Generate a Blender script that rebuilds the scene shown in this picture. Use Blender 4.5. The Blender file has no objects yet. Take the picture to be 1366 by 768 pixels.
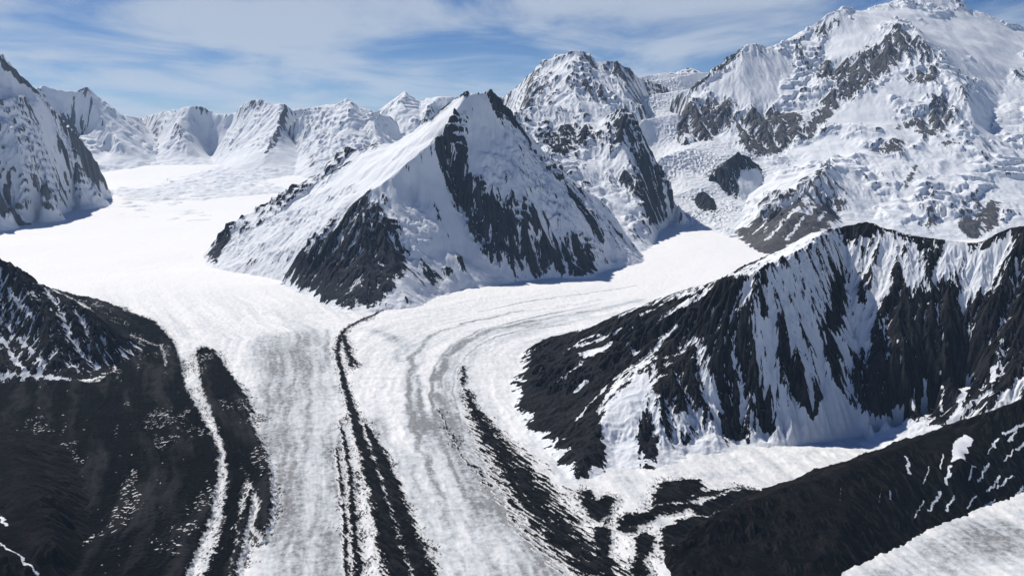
"""A glaciated alpine valley seen from the air: trunk glacier with moraines, a pyramid peak between two ice streams, a high massif."""
import bpy, math
import numpy as np

F32 = np.float32

# ------------------------------------------------------------------ noise
def hash2(ix, iy, seed):
    h = (ix.astype(np.int64) * 374761393 + iy.astype(np.int64) * 668265263 + seed * 974634777) & 0xFFFFFFFF
    h = ((h ^ (h >> 13)) * 1274126177) & 0xFFFFFFFF
    h = h ^ (h >> 16)
    h2 = ((h ^ (h >> 15)) * 2246822519) & 0xFFFFFFFF
    h2 = h2 ^ (h2 >> 13)
    return (h & 0xFFFF).astype(F32) / 65535.0, (h2 & 0xFFFF).astype(F32) / 65535.0

def perlin(x, y, seed=0):
    x0 = np.floor(x); y0 = np.floor(y)
    fx = (x - x0).astype(F32); fy = (y - y0).astype(F32)
    ix = x0.astype(np.int64); iy = y0.astype(np.int64)
    u = fx * fx * fx * (fx * (fx * 6 - 15) + 10)
    v = fy * fy * fy * (fy * (fy * 6 - 15) + 10)
    def g(dx, dy):
        a, _ = hash2(ix + dx, iy + dy, seed)
        a = a * 6.2831853
        return np.cos(a) * (fx - dx) + np.sin(a) * (fy - dy)
    n0 = g(0, 0) * (1 - u) + g(1, 0) * u
    n1 = g(0, 1) * (1 - u) + g(1, 1) * u
    return (n0 * (1 - v) + n1 * v) * 1.5

def fbm(x, y, size, octaves=5, gain=0.5, seed=0):
    """sum of perlin octaves, about -1..1, first wavelength SIZE metres"""
    f = 1.0 / size; a = 1.0; t = 0.0; n = 0.0
    for o in range(octaves):
        n = n + a * perlin(x * f + 17.3 * o, y * f - 9.1 * o, seed + o)
        t += a; a *= gain; f *= 2.03
    return n / t * 1.6

def ridged(x, y, size, octaves=4, gain=0.5, seed=0):
    f = 1.0 / size; a = 1.0; t = 0.0; n = 0.0; w = 1.0
    for o in range(octaves):
        s = 1 - np.abs(perlin(x * f + 5.7 * o, y * f + 3.3 * o, seed + o)) * 1.4
        s = s * s * w
        n = n + a * s; t += a; w = np.clip(s * 1.6, 0, 1); a *= gain; f *= 2.1
    return n / t

def gullies(x, y, dx, dy, seed):
    """stripes that run along the slope whose gradient is (dx, dy); cell size 1. Returns value and its x/y slope"""
    ix = np.floor(x); iy = np.floor(y)
    fx = (x - ix).astype(F32); fy = (y - iy).astype(F32)
    ix = ix.astype(np.int64); iy = iy.astype(np.int64)
    px, py = -dy, dx
    v = 0.0; gx = 0.0; gy = 0.0; wt = 0.0
    for i in (-1, 0, 1):
        for j in (-1, 0, 1):
            hx, hy = hash2(ix + i, iy + j, seed)
            ax = fx - i - 0.2 - hx * 0.6; ay = fy - j - 0.2 - hy * 0.6
            w = np.exp(-(ax * ax + ay * ay) * 2.6)
            m = (ax * px + ay * py) * 6.2831853
            v = v + np.cos(m) * w
            s = -np.sin(m) * w
            gx = gx + s * px; gy = gy + s * py
            wt = wt + w
    return v / wt, gx / wt, gy / wt

def smooth(a, r):
    """two box blurs of radius r cells"""
    r = int(max(1, r))
    for _ in range(2):
        for ax in (0, 1):
            p = np.concatenate([np.repeat(np.take(a, [0], ax), r + 1, ax), a, np.repeat(np.take(a, [-1], ax), r, ax)], ax)
            c = np.cumsum(p, ax, dtype=np.float64)
            n = a.shape[ax]
            a = ((np.take(c, np.arange(2 * r + 1, 2 * r + 1 + n), ax) - np.take(c, np.arange(0, n), ax)) / (2 * r + 1)).astype(F32)
    return a

def sstep(a, b, x):
    t = np.clip((x - a) / (b - a), 0, 1)
    return t * t * (3 - 2 * t)

def resize(a, shape):
    """bilinear resample of a grid whose corners coincide"""
    h, w = a.shape; H, W = shape
    y = np.linspace(0, h - 1, H); x = np.linspace(0, w - 1, W)
    y0 = np.minimum(y.astype(int), h - 2); x0 = np.minimum(x.astype(int), w - 2)
    fy = (y - y0)[:, None]; fx = (x - x0)[None, :]
    A = a[y0]; B = a[y0 + 1]
    r = A * (1 - fy) + B * fy
    return (r[:, x0] * (1 - fx) + r[:, x0 + 1] * fx).astype(F32)

# ------------------------------------------------------------------ terrain from ridge and gully lines
def relax(bounds, cell, lines, edge):
    """height grid that passes through the 3D LINES and relaxes smoothly between them; EDGE(x, y) on its border"""
    x0, x1, y0, y1 = bounds
    W = int(np.ceil((x1 - x0) / cell)) + 1; H = int(np.ceil((y1 - y0) / cell)) + 1
    sizes = [(H, W)]
    while min(sizes[-1]) > 14:
        h, w = sizes[-1]; sizes.append(((h + 1) // 2, (w + 1) // 2))
    Z = None
    for (h, w) in reversed(sizes):
        sx = (x1 - x0) / (w - 1); sy = (y1 - y0) / (h - 1)
        S = np.zeros((h, w)); N = np.zeros((h, w))
        for ln in lines:
            p = np.asarray(ln, float)
            for a, b in zip(p[:-1], p[1:]):
                n = int(max(abs(b[0] - a[0]) / sx, abs(b[1] - a[1]) / sy) * 2) + 2
                t = np.linspace(0, 1, n)[:, None]
                q = a * (1 - t) + b * t
                i = np.rint((q[:, 1] - y0) / sy).astype(int); j = np.rint((q[:, 0] - x0) / sx).astype(int)
                ok = (i >= 0) & (i < h) & (j >= 0) & (j < w)
                np.add.at(S, (i[ok], j[ok]), q[ok, 2]); np.add.at(N, (i[ok], j[ok]), 1)
        fix = N > 0
        gx, gy = np.meshgrid(np.linspace(x0, x1, w), np.linspace(y0, y1, h))
        E = edge(gx, gy)
        rim = np.zeros((h, w), bool); rim[0] = rim[-1] = True; rim[:, 0] = rim[:, -1] = True
        val = np.where(fix, S / np.maximum(N, 1), E); fix = fix | rim
        Z = val.copy() if Z is None else np.where(fix, val, resize(Z, (h, w)))
        ax = sy * sy / (2 * (sx * sx + sy * sy)); ay = sx * sx / (2 * (sx * sx + sy * sy))
        for _ in range(240 if h * w < 4000 else 90):
            m = Z.copy()
            m[1:-1, 1:-1] = ax * (Z[1:-1, :-2] + Z[1:-1, 2:]) + ay * (Z[:-2, 1:-1] + Z[2:, 1:-1])
            Z = np.where(fix, val, m)
    return Z.astype(F32)

def seg_dist(x, y, line, val=None):
    """plan distance to a polyline and the (interpolated) value val at the nearest point"""
    best = np.full(x.shape, 1e9, F32); bv = np.zeros(x.shape, F32)
    for k in range(len(line) - 1):
        ax, ay = line[k][:2]; bx, by = line[k + 1][:2]
        ux, uy = bx - ax, by - ay
        t = np.clip(((x - ax) * ux + (y - ay) * uy) / (ux * ux + uy * uy + 1e-6), 0, 1)
        d = np.hypot(x - ax - t * ux, y - ay - t * uy)
        m = d < best
        best = np.where(m, d, best)
        if val is not None:
            bv = np.where(m, val[k] * (1 - t) + val[k + 1] * t, bv)
    return best, bv

def along(line):
    p = np.asarray(line, float)[:, :2]
    return np.concatenate([[0], np.cumsum(np.hypot(*(p[1:] - p[:-1]).T))])

def side_dist(x, y, line):
    """signed plan distance to a line (left positive) and the way along it"""
    best = np.full(x.shape, 1e9, F32); sg = np.ones(x.shape, F32); al = np.zeros(x.shape, F32)
    L = along(line)
    for k in range(len(line) - 1):
        ax, ay = line[k][:2]; bx, by = line[k + 1][:2]
        ux, uy = bx - ax, by - ay
        t = ((x - ax) * ux + (y - ay) * uy) / (ux * ux + uy * uy + 1e-6)
        if k > 0: t = np.maximum(t, 0)
        if k < len(line) - 2: t = np.minimum(t, 1)
        d = np.hypot(x - ax - t * ux, y - ay - t * uy)
        m = d < best
        best = np.where(m, d, best)
        sg = np.where(m, np.sign(ux * (y - ay) - uy * (x - ax)), sg)
        al = np.where(m, L[k] + t * (L[k + 1] - L[k]), al)
    return best * sg, al

def poly_dist(x, y, poly):
    """signed plan distance to a closed polygon, positive inside"""
    p = list(poly) + [poly[0]]
    d, _ = seg_dist(x, y, p)
    ins = np.zeros(x.shape, bool)
    for (ax, ay), (bx, by) in zip(p[:-1], p[1:]):
        if ay == by: continue
        c = ((ay > y) != (by > y)) & (x < (bx - ax) * (y - ay) / (by - ay) + ax)
        ins ^= c
    return np.where(ins, d, -d)

def near(x, y, pts, m):
    a = np.asarray(pts)[:, :2]
    return (x > a[:, 0].min() - m) & (x < a[:, 0].max() + m) & (y > a[:, 1].min() - m) & (y < a[:, 1].max() + m)

def ground_z(x, y):
    """the glacier's long profile"""
    y = np.asarray(y, float)
    a = 0.03 * (y - 4000.0); b = 30.0 + 0.05 * (y - 5000.0)
    z = np.where(y < 5000, a, b)
    z = z + np.clip(y - 10200.0, 0, 4500.0) ** 2 * 1.0e-5
    return np.minimum(z, 640.0)

def paint_field(S, X, Y):
    """where this mountain is known to be bare (above 0) or snowed up (below 0)"""
    r = np.zeros(X.shape, F32)
    seed = S.get('seed', 1)
    wx = fbm(X, Y, 110, 5, 0.62, seed + 7); wy = fbm(X, Y, 110, 5, 0.62, seed + 8)
    fs = max(28.0, S['step'] * 6); vx = fbm(X, Y, fs, 4, 0.62, seed + 9); vy = fbm(X, Y, fs, 4, 0.62, seed + 10)
    for kind, pts, wid, val in S.get('paint', ()):
        m = near(X, Y, pts, wid * 3 + 100)
        if not m.any(): continue
        if wid < 14:
            x = X[m] + vx[m] * wid * 1.5; y = Y[m] + vy[m] * wid * 1.5
        else:
            x = X[m] + wx[m] * wid * 0.9 + vx[m] * wid * 0.4; y = Y[m] + wy[m] * wid * 0.9 + vy[m] * wid * 0.4
        if kind == 'poly':
            k = sstep(-wid, wid, poly_dist(x, y, pts))
        else:
            d, _ = seg_dist(x, y, pts); k = sstep(wid * 1.5, wid * 0.4, d)
        r[m] = r[m] + k * val
    return r

def mountain_grid(S):
    """heights, x, y, the smooth base, the gully pattern and the paint of a mountain"""
    x0, x1, y0, y1 = S['bounds']; s = S['step']
    W = int((x1 - x0) / s) + 1; H = int((y1 - y0) / s) + 1
    cell = S.get('cell', s * 3)
    base = relax(S['bounds'], cell, S['lines'], lambda x, y: ground_z(x, y) - S.get('sink', 250))
    B = smooth(resize(base, (H, W)), max(1, int(cell / s * 0.4)))
    xs = np.linspace(x0, x1, W); ys = np.linspace(y0, y1, H)
    X, Y = np.meshgrid(xs, ys)
    sx = xs[1] - xs[0]; sy = ys[1] - ys[0]
    B = B + fbm(X, Y, S.get('toe', (90, 9))[0], 4, 0.55, S.get('seed', 1) + 3) * S.get('toe', (90, 9))[1] * sstep(-120, -5, B - ground_z(X, Y)) * sstep(150, 20, B - ground_z(X, Y))
    rel = sstep(0, S.get('fade', 200), B - ground_z(X, Y))
    seed = S.get('seed', 1)
    paint = paint_field(S, X, Y)
    calm = rel * (S.get('calm', 0.16) + (1 - S.get('calm', 0.16)) * sstep(-0.9, 0.9, smooth(paint, max(1, 25 / s))))
    if 'crest' in S:      # a clean crest: less relief right on it
        for k in S['crest']:
            m = near(X, Y, S['lines'][k], 120)
            d, _ = seg_dist(X[m], Y[m], S['lines'][k])
            calm[m] = calm[m] * (0.3 + 0.7 * sstep(0, 70, d))
    # broad lumps first, then gullies that follow the slope, then small roughness
    sz, am = S.get('lump', (400, 20))
    Z = B + fbm(X, Y, sz, 3, 0.5, seed) * am * rel
    G = np.zeros_like(Z); FG = np.zeros_like(Z); fa = 0.0
    wl, am = S.get('gully', (220, 26)); a0 = am
    vary = 0.55 + 0.75 * sstep(-0.6, 0.6, fbm(X, Y, wl * 4, 2, 0.5, seed + 40))
    for o in range(S.get('goct', 5)):
        gy, gx = np.gradient(smooth(Z, max(1, int(wl * 0.12 / s))), sy, sx)
        k = S.get('gk', 1.6)
        ln = np.hypot(gx, gy) + 1e-5
        g = np.clip(ln * 1.3, 0, 1.0) / ln * k
        qx = X / wl + 3.1 * o + fbm(X, Y, wl * 1.7, 2, 0.5, seed + 44 + o) * 0.35
        v, _, _ = gullies(qx, Y / wl, gx * g, gy * g, seed + 50 + o)
        steep = sstep(0.2, 0.8, ln) * vary
        Z = Z + v * am * calm * steep; G = G + v * am * steep
        if o >= 1: FG = FG + v * sstep(0.15, 0.6, ln); fa += 0.6
        wl *= 0.5; am *= S.get('ggain', 0.52)
    sz, am = S.get('rough', (70, 6))
    R = ridged(X + fbm(X, Y, sz * 2, 2, 0.5, seed + 81) * sz * 0.5, Y, sz, 5, 0.55, seed + 80)
    Z = Z + (R - 0.4) * am * calm
    if 'serac' in S:
        sz, am, th = S['serac']
        m = sstep(th, th + 0.5, fbm(X, Y, sz * 9, 3, 0.5, seed + 90) - np.maximum(paint, -paint * 0.6))
        Z = Z + (ridged(X, Y, sz, 4, 0.55, seed + 95) - 0.4) * am * m * rel
    if 'terrace' in S:      # ice cliffs: the snow breaks into benches with steep fronts
        hh, bl, th = S['terrace']
        wv = fbm(X, Y, hh * 6, 4, 0.5, seed + 130)
        q = Z / hh + wv * 1.3 + fbm(X, Y, hh * 1.2, 3, 0.5, seed + 131) * 0.22
        st = np.floor(q) + sstep(0.0, 0.34, q - np.floor(q))
        m = sstep(th, th + 0.35, fbm(X, Y, hh * 7, 3, 0.5, seed + 132) - np.abs(paint) * 0.85)
        Z = Z + (st - q + 0.4) * hh * bl * m * rel
    for pts, sz, am in S.get('crumple', ()):      # tumbled ice: rounded blocks with sharp gaps
        m = sstep(-sz * 0.8, sz * 0.8, poly_dist(X, Y, pts) + fbm(X, Y, sz * 3, 3, 0.5, seed + 120) * sz)
        bl = (1 - ridged(X, Y, sz * 1.6, 1, 0.5, seed + 121)) * 0.7 + (1 - ridged(X + 31, Y, sz * 0.7, 3, 0.6, seed + 122)) * 0.5
        pa = 0.35 + 0.9 * sstep(-0.35, 0.45, fbm(X, Y, sz * 4, 3, 0.5, seed + 123))
        Z = Z + (bl - 0.55) * am * m * pa * rel
    return X, Y, Z.astype(F32), B, ((G / max(1e-3, a0 * 1.9)).astype(F32), (FG / max(fa, 1.0)).astype(F32)), paint

def rock_mask(S, X, Y, Z, B, G, paint):
    """above 0 bare rock, below 0 snow: steep and convex ground plus the patches listed for this mountain"""
    s = S['step']
    sx = X[0, 1] - X[0, 0]; sy = Y[1, 0] - Y[0, 0]
    gy, gx = np.gradient(Z, sy, sx)
    slope = np.hypot(gx, gy)
    conv = (Z - smooth(Z, int(max(2, 36 / s)))) / 8.0
    r = S.get('rk_slope', 0.6) * (slope - S.get('rk_at', 1.1)) + S.get('rk_conv', 0.25) * np.clip(conv, -2, 2) + S.get('rk_gul', 0.3) * G[0] * 2 + S.get('rk_fine', 0.55) * G[1]
    r = r + S.get('rk_noise', 0.35) * fbm(X, Y, S.get('rk_size', 160), 6, 0.65, S.get('seed', 1) + 30) + S.get('rk_bias', 0.0)
    if 'speckle' in S:
        r = r + S['speckle'] * fbm(X, Y * 0.55, 17, 3, 0.6, S.get('seed', 1) + 36)
    ap = S.get('apron', 0.0)      # snow fans lap onto the foot of the rock
    if ap:
        hgt = B - ground_z(X, Y)
        r = r - 2.2 * sstep(1.0, 0.0, hgt / ap - 0.9 * fbm(X, Y, ap * 2.2, 4, 0.6, S.get('seed', 1) + 33) + 0.8 * G[0])
    return (np.clip(r, -2.5, 1.3) + paint).astype(F32)

# ------------------------------------------------------------------ the survey: metres, x east, y up-valley
MOUNTAINS = {'icefall': {'step': 7,
             'cell': 35,
             'seed': 61,
             'fade': 1,
             'lump': (500, 14),
             'gully': (200, 0),
             'goct': 1,
             'rough': (60, 20),
             'serac': (42, 30, -0.15),
             'sink': 60,
             'noabs': 1,
             'rk_at': 9,
             'rk_bias': -2,
             'edgebase': 1,
             'lines': [[(1490, 8500, 219), (1722, 8400, 214), (1925, 8050, 178), (1905, 7300, 143)], [(1569, 9000, 461), (1901, 9150, 544), (2191, 9250, 617), (2394, 8950, 366), (2593, 9000, 461)],
                       [(1503, 9600, 802), (1868, 9850, 919), (2271, 10200, 1017), (2610, 9850, 878), (2965, 9800, 879), (3198, 9900, 959), (3542, 10200, 1101)],
                       [(1457, 10500, 1258), (1750, 10700, 1307), (1989, 10800, 1354)], [(1376, 11300, 1462), (1699, 11600, 1587), (2099, 11700, 1649), (2436, 11700, 1687)],
                       [(1620, 12500, 1794), (2080, 12800, 1885), (2539, 13000, 1972), (2848, 13200, 2019)], [(1876, 14500, 2061), (2592, 14500, 2108), (3307, 14500, 2154)],
                       [(2702, 9000, 552), (3157, 9500, 804), (3562, 10000, 1000)]],
             'bounds': (1226.0, 3712.0, 7150.0, 14650.0),
             'paint': []},
 'pyramid_peak': {'rk_slope': 0.25,
                  'apron': 28,
                  'toe': (120, 15),
                  'terrace': (60, 0.7, -0.05),
                  'step': 4.5,
                  'cell': 20,
                  'seed': 11,
                  'fade': 160,
                  'lump': (320, 26),
                  'gully': (200, 22),
                  'gk': 1.5,
                  'rough': (80, 10),
                  'serac': (45, 16, 0.0),
                  'rk_at': 1.35,
                  'rk_bias': -0.35,
                  'rk_gul': 0.25,
                  'rk_conv': 0.25,
                  'rk_noise': 0.55,
                  'rk_size': 140,
                  'lines': [[(-2438, 6790, 74), (-2350, 6950, 213), (-2227, 7050, 352), (-2134, 7150, 403), (-1944, 7250, 530), (-1736, 7300, 667), (-1603, 7320, 733), (-1486, 7300, 813),
                             (-1401, 7250, 880), (-1305, 7200, 929), (-1118, 7120, 959), (-935, 7050, 1000), (-834, 7000, 1052), (-711, 6950, 1125), (-589, 6880, 1186), (-468, 6800, 1272),
                             (-397, 6750, 1331), (-350, 6720, 1351)],
                            [(-157, 6780, 1414), (-207, 6760, 1359), (-273, 6740, 1363), (-344, 6700, 1350), (-393, 6590, 1243), (-433, 6510, 1155), (-506, 6400, 1058), (-557, 6360, 1005),
                             (-669, 6300, 927), (-752, 6240, 856), (-834, 6170, 765), (-913, 6100, 712), (-975, 6030, 659)],
                            [(-975, 6030, 659), (-969, 5750, 471), (-961, 5500, 283), (-914, 5200, 120), (-892, 5060, 38)],
                            [(-975, 6030, 659), (-1115, 5970, 527), (-1267, 5900, 367), (-1411, 5850, 238), (-1521, 5830, 105)],
                            [(-1055, 5850, 462), (-1121, 5600, 270), (-1150, 5350, 118), (-1146, 5230, 51)],
                            [(-157, 6780, 1414), (-107, 6830, 1362), (-57, 6870, 1303), (6, 6910, 1204), (110, 6960, 1057), (275, 6990, 902), (452, 7000, 739), (745, 6950, 508), (916, 6870, 252),
                             (1025, 6790, 86)],
                            [(-382, 6450, 968), (-173, 6230, 648), (89, 6160, 434), (378, 6170, 265), (566, 6200, 123)], [(-393, 6590, 1243), (-377, 6450, 968)],
                            [(-63, 6880, 1253), (-39, 6600, 1027), (48, 6380, 778), (173, 6190, 510)], [(204, 6970, 960), (301, 6500, 633), (458, 6200, 314)],
                            [(404, 6990, 780), (569, 6600, 449), (732, 6500, 114)], [(-490, 6450, 947), (-407, 6270, 625), (-219, 5990, 296), (-115, 5860, 100)],
                            [(-704, 6200, 681), (-582, 5860, 362), (-465, 5540, 101)], [(-825, 5800, 467), (-724, 5480, 262), (-638, 5200, 75)],
                            [(-2351, 6548, 97), (-2047, 6258, 83), (-1787, 6096, 75), (-1581, 5942, 67), (-1409, 5610, 51), (-1241, 5394, 40), (-1129, 5194, 30), (-988, 4969, 19), (-859, 4912, 17),
                             (-770, 5026, 21), (-647, 5080, 24), (-545, 5156, 28), (-479, 5415, 41), (-305, 5655, 53), (-15, 5819, 61), (266, 5992, 70), (544, 5942, 67), (655, 6286, 84),
                             (993, 6578, 99), (1095, 6798, 110)]],
                  'bounds': (-2588.0, 1245.0, 4762.0, 8020.0),
                  'paint': [('poly',
                             [(-972, 6012), (-908, 5871), (-792, 5740), (-713, 5669), (-595, 5673), (-533, 5618), (-609, 5439), (-746, 5355), (-745, 5168), (-833, 5014), (-1007, 5021), (-1151, 5254),
                              (-1277, 5450), (-1439, 5694), (-1574, 5958), (-1480, 5968), (-1313, 5878), (-1186, 5960), (-1078, 5996)],
                             49.9, 0.85),
                            ('poly', [(-1422, 5784), (-1297, 5786), (-1112, 5602), (-961, 5272), (-970, 5056), (-1141, 5250), (-1425, 5679)], 48.7, 0.3),
                            ('line', [(-888, 5730), (-702, 5367), (-619, 5232)], 33.8, 0.5),
                            ('poly',
                             [(-517, 6386), (-446, 6452), (-381, 6419), (-225, 6233), (-16, 6182), (99, 6138), (299, 6174), (447, 6187), (525, 6228), (582, 6025), (445, 5986), (268, 6054),
                              (147, 5935), (87, 5981), (-56, 5961), (-169, 6025), (-329, 6181), (-445, 6222), (-493, 6320)],
                             49.2, 1.05),
                            ('line', [(-577, 6176), (-484, 6024), (-386, 5890), (-321, 5788)], 21.2, 0.9),
                            ('poly', [(-837, 6106), (-646, 6279), (-545, 6335), (-490, 6273), (-218, 5966), (35, 5890), (-210, 5708), (-438, 5486), (-520, 5639), (-706, 5833)], 42.3, -0.75),
                            ('line', [(-640, 6184), (-576, 6032), (-455, 5886)], 21.4, 0.5), ('line', [(-222, 6093), (-142, 5975), (-116, 5944)], 26.6, 0.8),
                            ('poly', [(-557, 5572), (-455, 5733), (-386, 5722), (-401, 5650), (-510, 5522)], 25.0, 1.1),
                            ('line', [(-162, 6775), (-118, 6782), (-51, 6852), (40, 6865), (120, 6852)], 30.3, 1.4),
                            ('poly', [(-397, 6556), (-337, 6671), (-212, 6733), (-106, 6703), (39, 6624), (-111, 6322), (-271, 6332), (-350, 6455)], 34.9, -0.55),
                            ('line', [(458, 6719), (543, 6625), (630, 6578)], 53.0, 1.1), ('line', [(97, 6839), (452, 6999), (742, 6928), (959, 6748)], 48.8, -0.6),
                            ('poly', [(-950, 6002), (-817, 5744), (-662, 5632), (-584, 5562), (-733, 5252), (-799, 5078), (-897, 5145)], 29.2, 0.3), ('line', [(537, 6237), (558, 6101)], 43.8, 1.0),
                            ('poly', [(-2428, 6797), (-2339, 6821), (-2273, 7005), (-2195, 6865), (-2206, 6683), (-2166, 6463), (-2219, 6452)], 23.9, 1.2),
                            ('line', [(-2013, 7206), (-1849, 7125), (-1738, 7178), (-1678, 7262)], 14.0, 1.9),
                            ('line', [(-1631, 6842), (-1436, 7048), (-1266, 7105), (-854, 6683), (-565, 6596), (-389, 6609)], 36.3, -0.5),
                            ('line', [(-2178, 6888), (-2016, 6947), (-1847, 6877)], 24.5, -0.4), ('poly', [(-1962, 6380), (-1861, 6337), (-1812, 6232), (-1879, 6239)], 27.9, 0.9),
                            ('poly', [(-997, 5809), (-913, 6291), (-518, 6712), (-239, 6723), (-502, 6485), (-645, 6266), (-925, 5998)], 44.9, -0.8),
                            ('poly', [(-2182, 6701), (-1540, 6968), (-707, 6917), (-502, 6485), (-855, 6247), (-1066, 6233), (-1454, 6040), (-1596, 6005), (-2004, 6297)], 57.1, -0.7),
                            ('line', [(-624, 5272), (-632, 5667), (-689, 5895)], 49.8, -1.0),
                            ('poly', [(-832, 6060), (-571, 6330), (-513, 6221), (-568, 5939), (-461, 5827), (-595, 5673), (-696, 5732)], 42.4, -0.6),
                            ('poly', [(-339, 6451), (-128, 6691), (208, 6715), (660, 6666), (878, 6566), (572, 6276), (195, 6234), (-121, 6275)], 57.6, -0.35)],
                  'crumple': [([(-318, 6601), (-128, 6723), (209, 6764), (669, 6762), (942, 6624), (630, 6313), (301, 6231), (-16, 6223), (-227, 6277)], 75, 30),
                              ([(-2302, 6798), (-1970, 6784), (-1520, 6872), (-1168, 6530), (-1062, 6210), (-1289, 6008), (-1506, 6034), (-1603, 5992), (-2074, 6347)], 55, 24),
                              ([(-736, 6118), (-576, 6032), (-456, 5756), (-593, 5652), (-742, 5722)], 60, 18)]},
 'buttress_ridge': {'terrace': (80, 0.7, -0.1),
                    'apron': 40,
                    'rk_slope': 0.2,
                    'rk_fine': 0.35,
                    'step': 6.5,
                    'cell': 27,
                    'seed': 23,
                    'fade': 150,
                    'lump': (420, 28),
                    'gully': (240, 24),
                    'gk': 1.5,
                    'rough': (100, 9),
                    'rk_at': 1.15,
                    'rk_bias': -0.6,
                    'rk_gul': 0.3,
                    'lines': [[(-322, 9000, 1148), (54, 9300, 1305), (249, 9400, 1369), (444, 9400, 1384), (671, 9300, 1305), (894, 9200, 1219), (997, 9100, 1276), (1113, 9000, 1287),
                               (1205, 8950, 1198), (1283, 8850, 1073), (1382, 8750, 892), (1504, 8650, 642), (1606, 8580, 443), (1690, 8500, 276)],
                              [(1113, 9000, 1287), (1052, 8700, 1036), (1096, 8450, 847), (1145, 8150, 594), (1181, 7800, 349), (1181, 7350, 137)],
                              [(894, 9200, 1219), (814, 8700, 928), (822, 8000, 535), (899, 7200, 216)], [(444, 9400, 1384), (396, 9150, 1188), (330, 8800, 1000), (392, 8200, 729)],
                              [(671, 9300, 1305), (631, 8900, 1037), (589, 8600, 894)], [(-273, 7500, 311), (108, 7500, 438), (485, 7450, 378), (839, 7200, 123)],
                              [(1752, 8808, 210), (1565, 8597, 200), (1400, 8299, 185), (1159, 7212, 131), (941, 6609, 100), (631, 6314, 86), (88, 6044, 72), (-429, 6044, 72)]],
                    'bounds': (-579.0, 1902.0, 5894.0, 10300.0),
                    'paint': [('poly', [(984, 9041), (1104, 8929), (1195, 8876), (1221, 8775), (1098, 8657), (976, 8677)], 47.0, 1.0),
                              ('poly', [(1183, 8700), (1317, 8821), (1410, 8729), (1454, 8600), (1476, 8521), (1307, 8079), (1178, 7785), (1230, 8367), (1196, 8558)], 52.6, 1.1),
                              ('poly', [(319, 8915), (468, 9067), (625, 9164), (809, 9094), (864, 8860), (713, 8815), (555, 8634), (407, 8546)], 63.1, 0.9),
                              ('line', [(378, 8718), (621, 8528), (680, 8372)], 60.6, 0.5), ('poly', [(947, 8364), (1089, 8270), (1131, 8055), (1054, 7970), (972, 8140)], 43.5, 0.8),
                              ('poly', [(1469, 8608), (1606, 8578), (1675, 8502), (1538, 8571)], 38.0, -1.2), ('poly', [(994, 8555), (1187, 8603), (1208, 8525), (974, 8355)], 45.3, -1.0)],
                    'crumple': [([(54, 9225), (1170, 8985), (1245, 8364), (1014, 7141), (457, 6987), (121, 8440)], 120, 22)]},
 'domed_peak': {'terrace': (80, 0.6, 0),
                'rk_slope': 0.25,
                'step': 9,
                'cell': 40,
                'seed': 31,
                'fade': 150,
                'lump': (500, 30),
                'gully': (300, 36),
                'gk': 1.6,
                'rough': (110, 16),
                'rk_at': 1.1,
                'rk_bias': -0.72,
                'rk_gul': 0.5,
                'lines': [[(-286, 12300, 1403), (-131, 12200, 1637), (20, 12100, 1681), (168, 12000, 1820), (323, 11900, 1967), (524, 11800, 2081), (711, 11700, 2137), (826, 11700, 2147),
                           (980, 11700, 2091), (1097, 11700, 1997), (1183, 11700, 2035), (1356, 11700, 2044), (1486, 11800, 1977), (1618, 11900, 1871), (1868, 12100, 1759), (2206, 12300, 1702)],
                          [(826, 11700, 2147), (735, 11300, 1872), (759, 10800, 1573), (768, 10400, 1341)], [(323, 11900, 1967), (207, 11400, 1697), (154, 10900, 1446)],
                          [(1486, 11800, 1977), (1418, 11300, 1691), (1260, 10700, 1394)], [(549, 11700, 1950), (479, 11150, 1681), (459, 10650, 1435)],
                          [(-203, 10600, 1174), (147, 10400, 1256), (738, 10200, 1209), (1184, 10400, 1256), (1613, 11000, 1450)]],
                'bounds': (-436.0, 2356.0, 10050.0, 13800.0),
                'paint': [('poly', [(168, 11954), (378, 11786), (521, 11742), (541, 11532), (415, 11162), (258, 10755), (171, 10858)], 60.7, 0.45), ('line', [(956, 11644), (1013, 11503)], 41.1, 1.0),
                          ('poly', [(1096, 11587), (1200, 11682), (1378, 11727), (1527, 11817), (1617, 11884), (1424, 11349), (1247, 11463)], 51.7, 0.75),
                          ('poly', [(716, 10987), (844, 11123), (1053, 10894), (1165, 10655), (1039, 10720), (909, 10768)], 57.8, 0.5)]},
 'massif': {'terrace': (95, 0.55, -0.08),
            'step': 8,
            'cell': 33,
            'seed': 41,
            'fade': 150,
            'lump': (700, 34),
            'gully': (300, 36),
            'gk': 1.4,
            'rough': (170, 11),
            'serac': (80, 6, 0.15),
            'calm': 0.08,
            'rk_slope': 0.16,
            'rk_at': 1.2,
            'rk_bias': -0.75,
            'rk_gul': 0.4,
            'rk_size': 200,
            'rk_noise': 0.5,
            'lines': [[(1982, 11300, 1554), (2119, 11200, 1639), (2239, 11200, 1666), (2441, 11300, 1800), (2617, 11400, 1944), (2874, 11600, 2165), (2969, 11650, 2244), (3136, 11700, 2249),
                       (3309, 11800, 2222), (3590, 12000, 2281), (3814, 12200, 2409), (4040, 12300, 2537), (4267, 12400, 2696), (4412, 12450, 2772), (4591, 12600, 2753), (4818, 12800, 2811),
                       (5102, 13000, 2901), (5538, 13300, 3028), (6023, 13500, 3122), (6500, 13500, 3059), (6684, 13400, 2875), (6937, 13400, 2854), (7134, 13400, 2728), (7537, 13500, 2655),
                       (8488, 13500, 2420), (11262, 13400, 1765)],
                      [(5056, 12100, 2598), (5140, 11900, 2534), (5153, 11600, 2358), (5170, 11200, 2044), (5145, 10900, 1824), (5186, 10750, 1752), (5229, 10500, 1633), (5177, 10250, 1461),
                       (5093, 10000, 1246), (5036, 9800, 1097), (5032, 9650, 984)],
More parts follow.
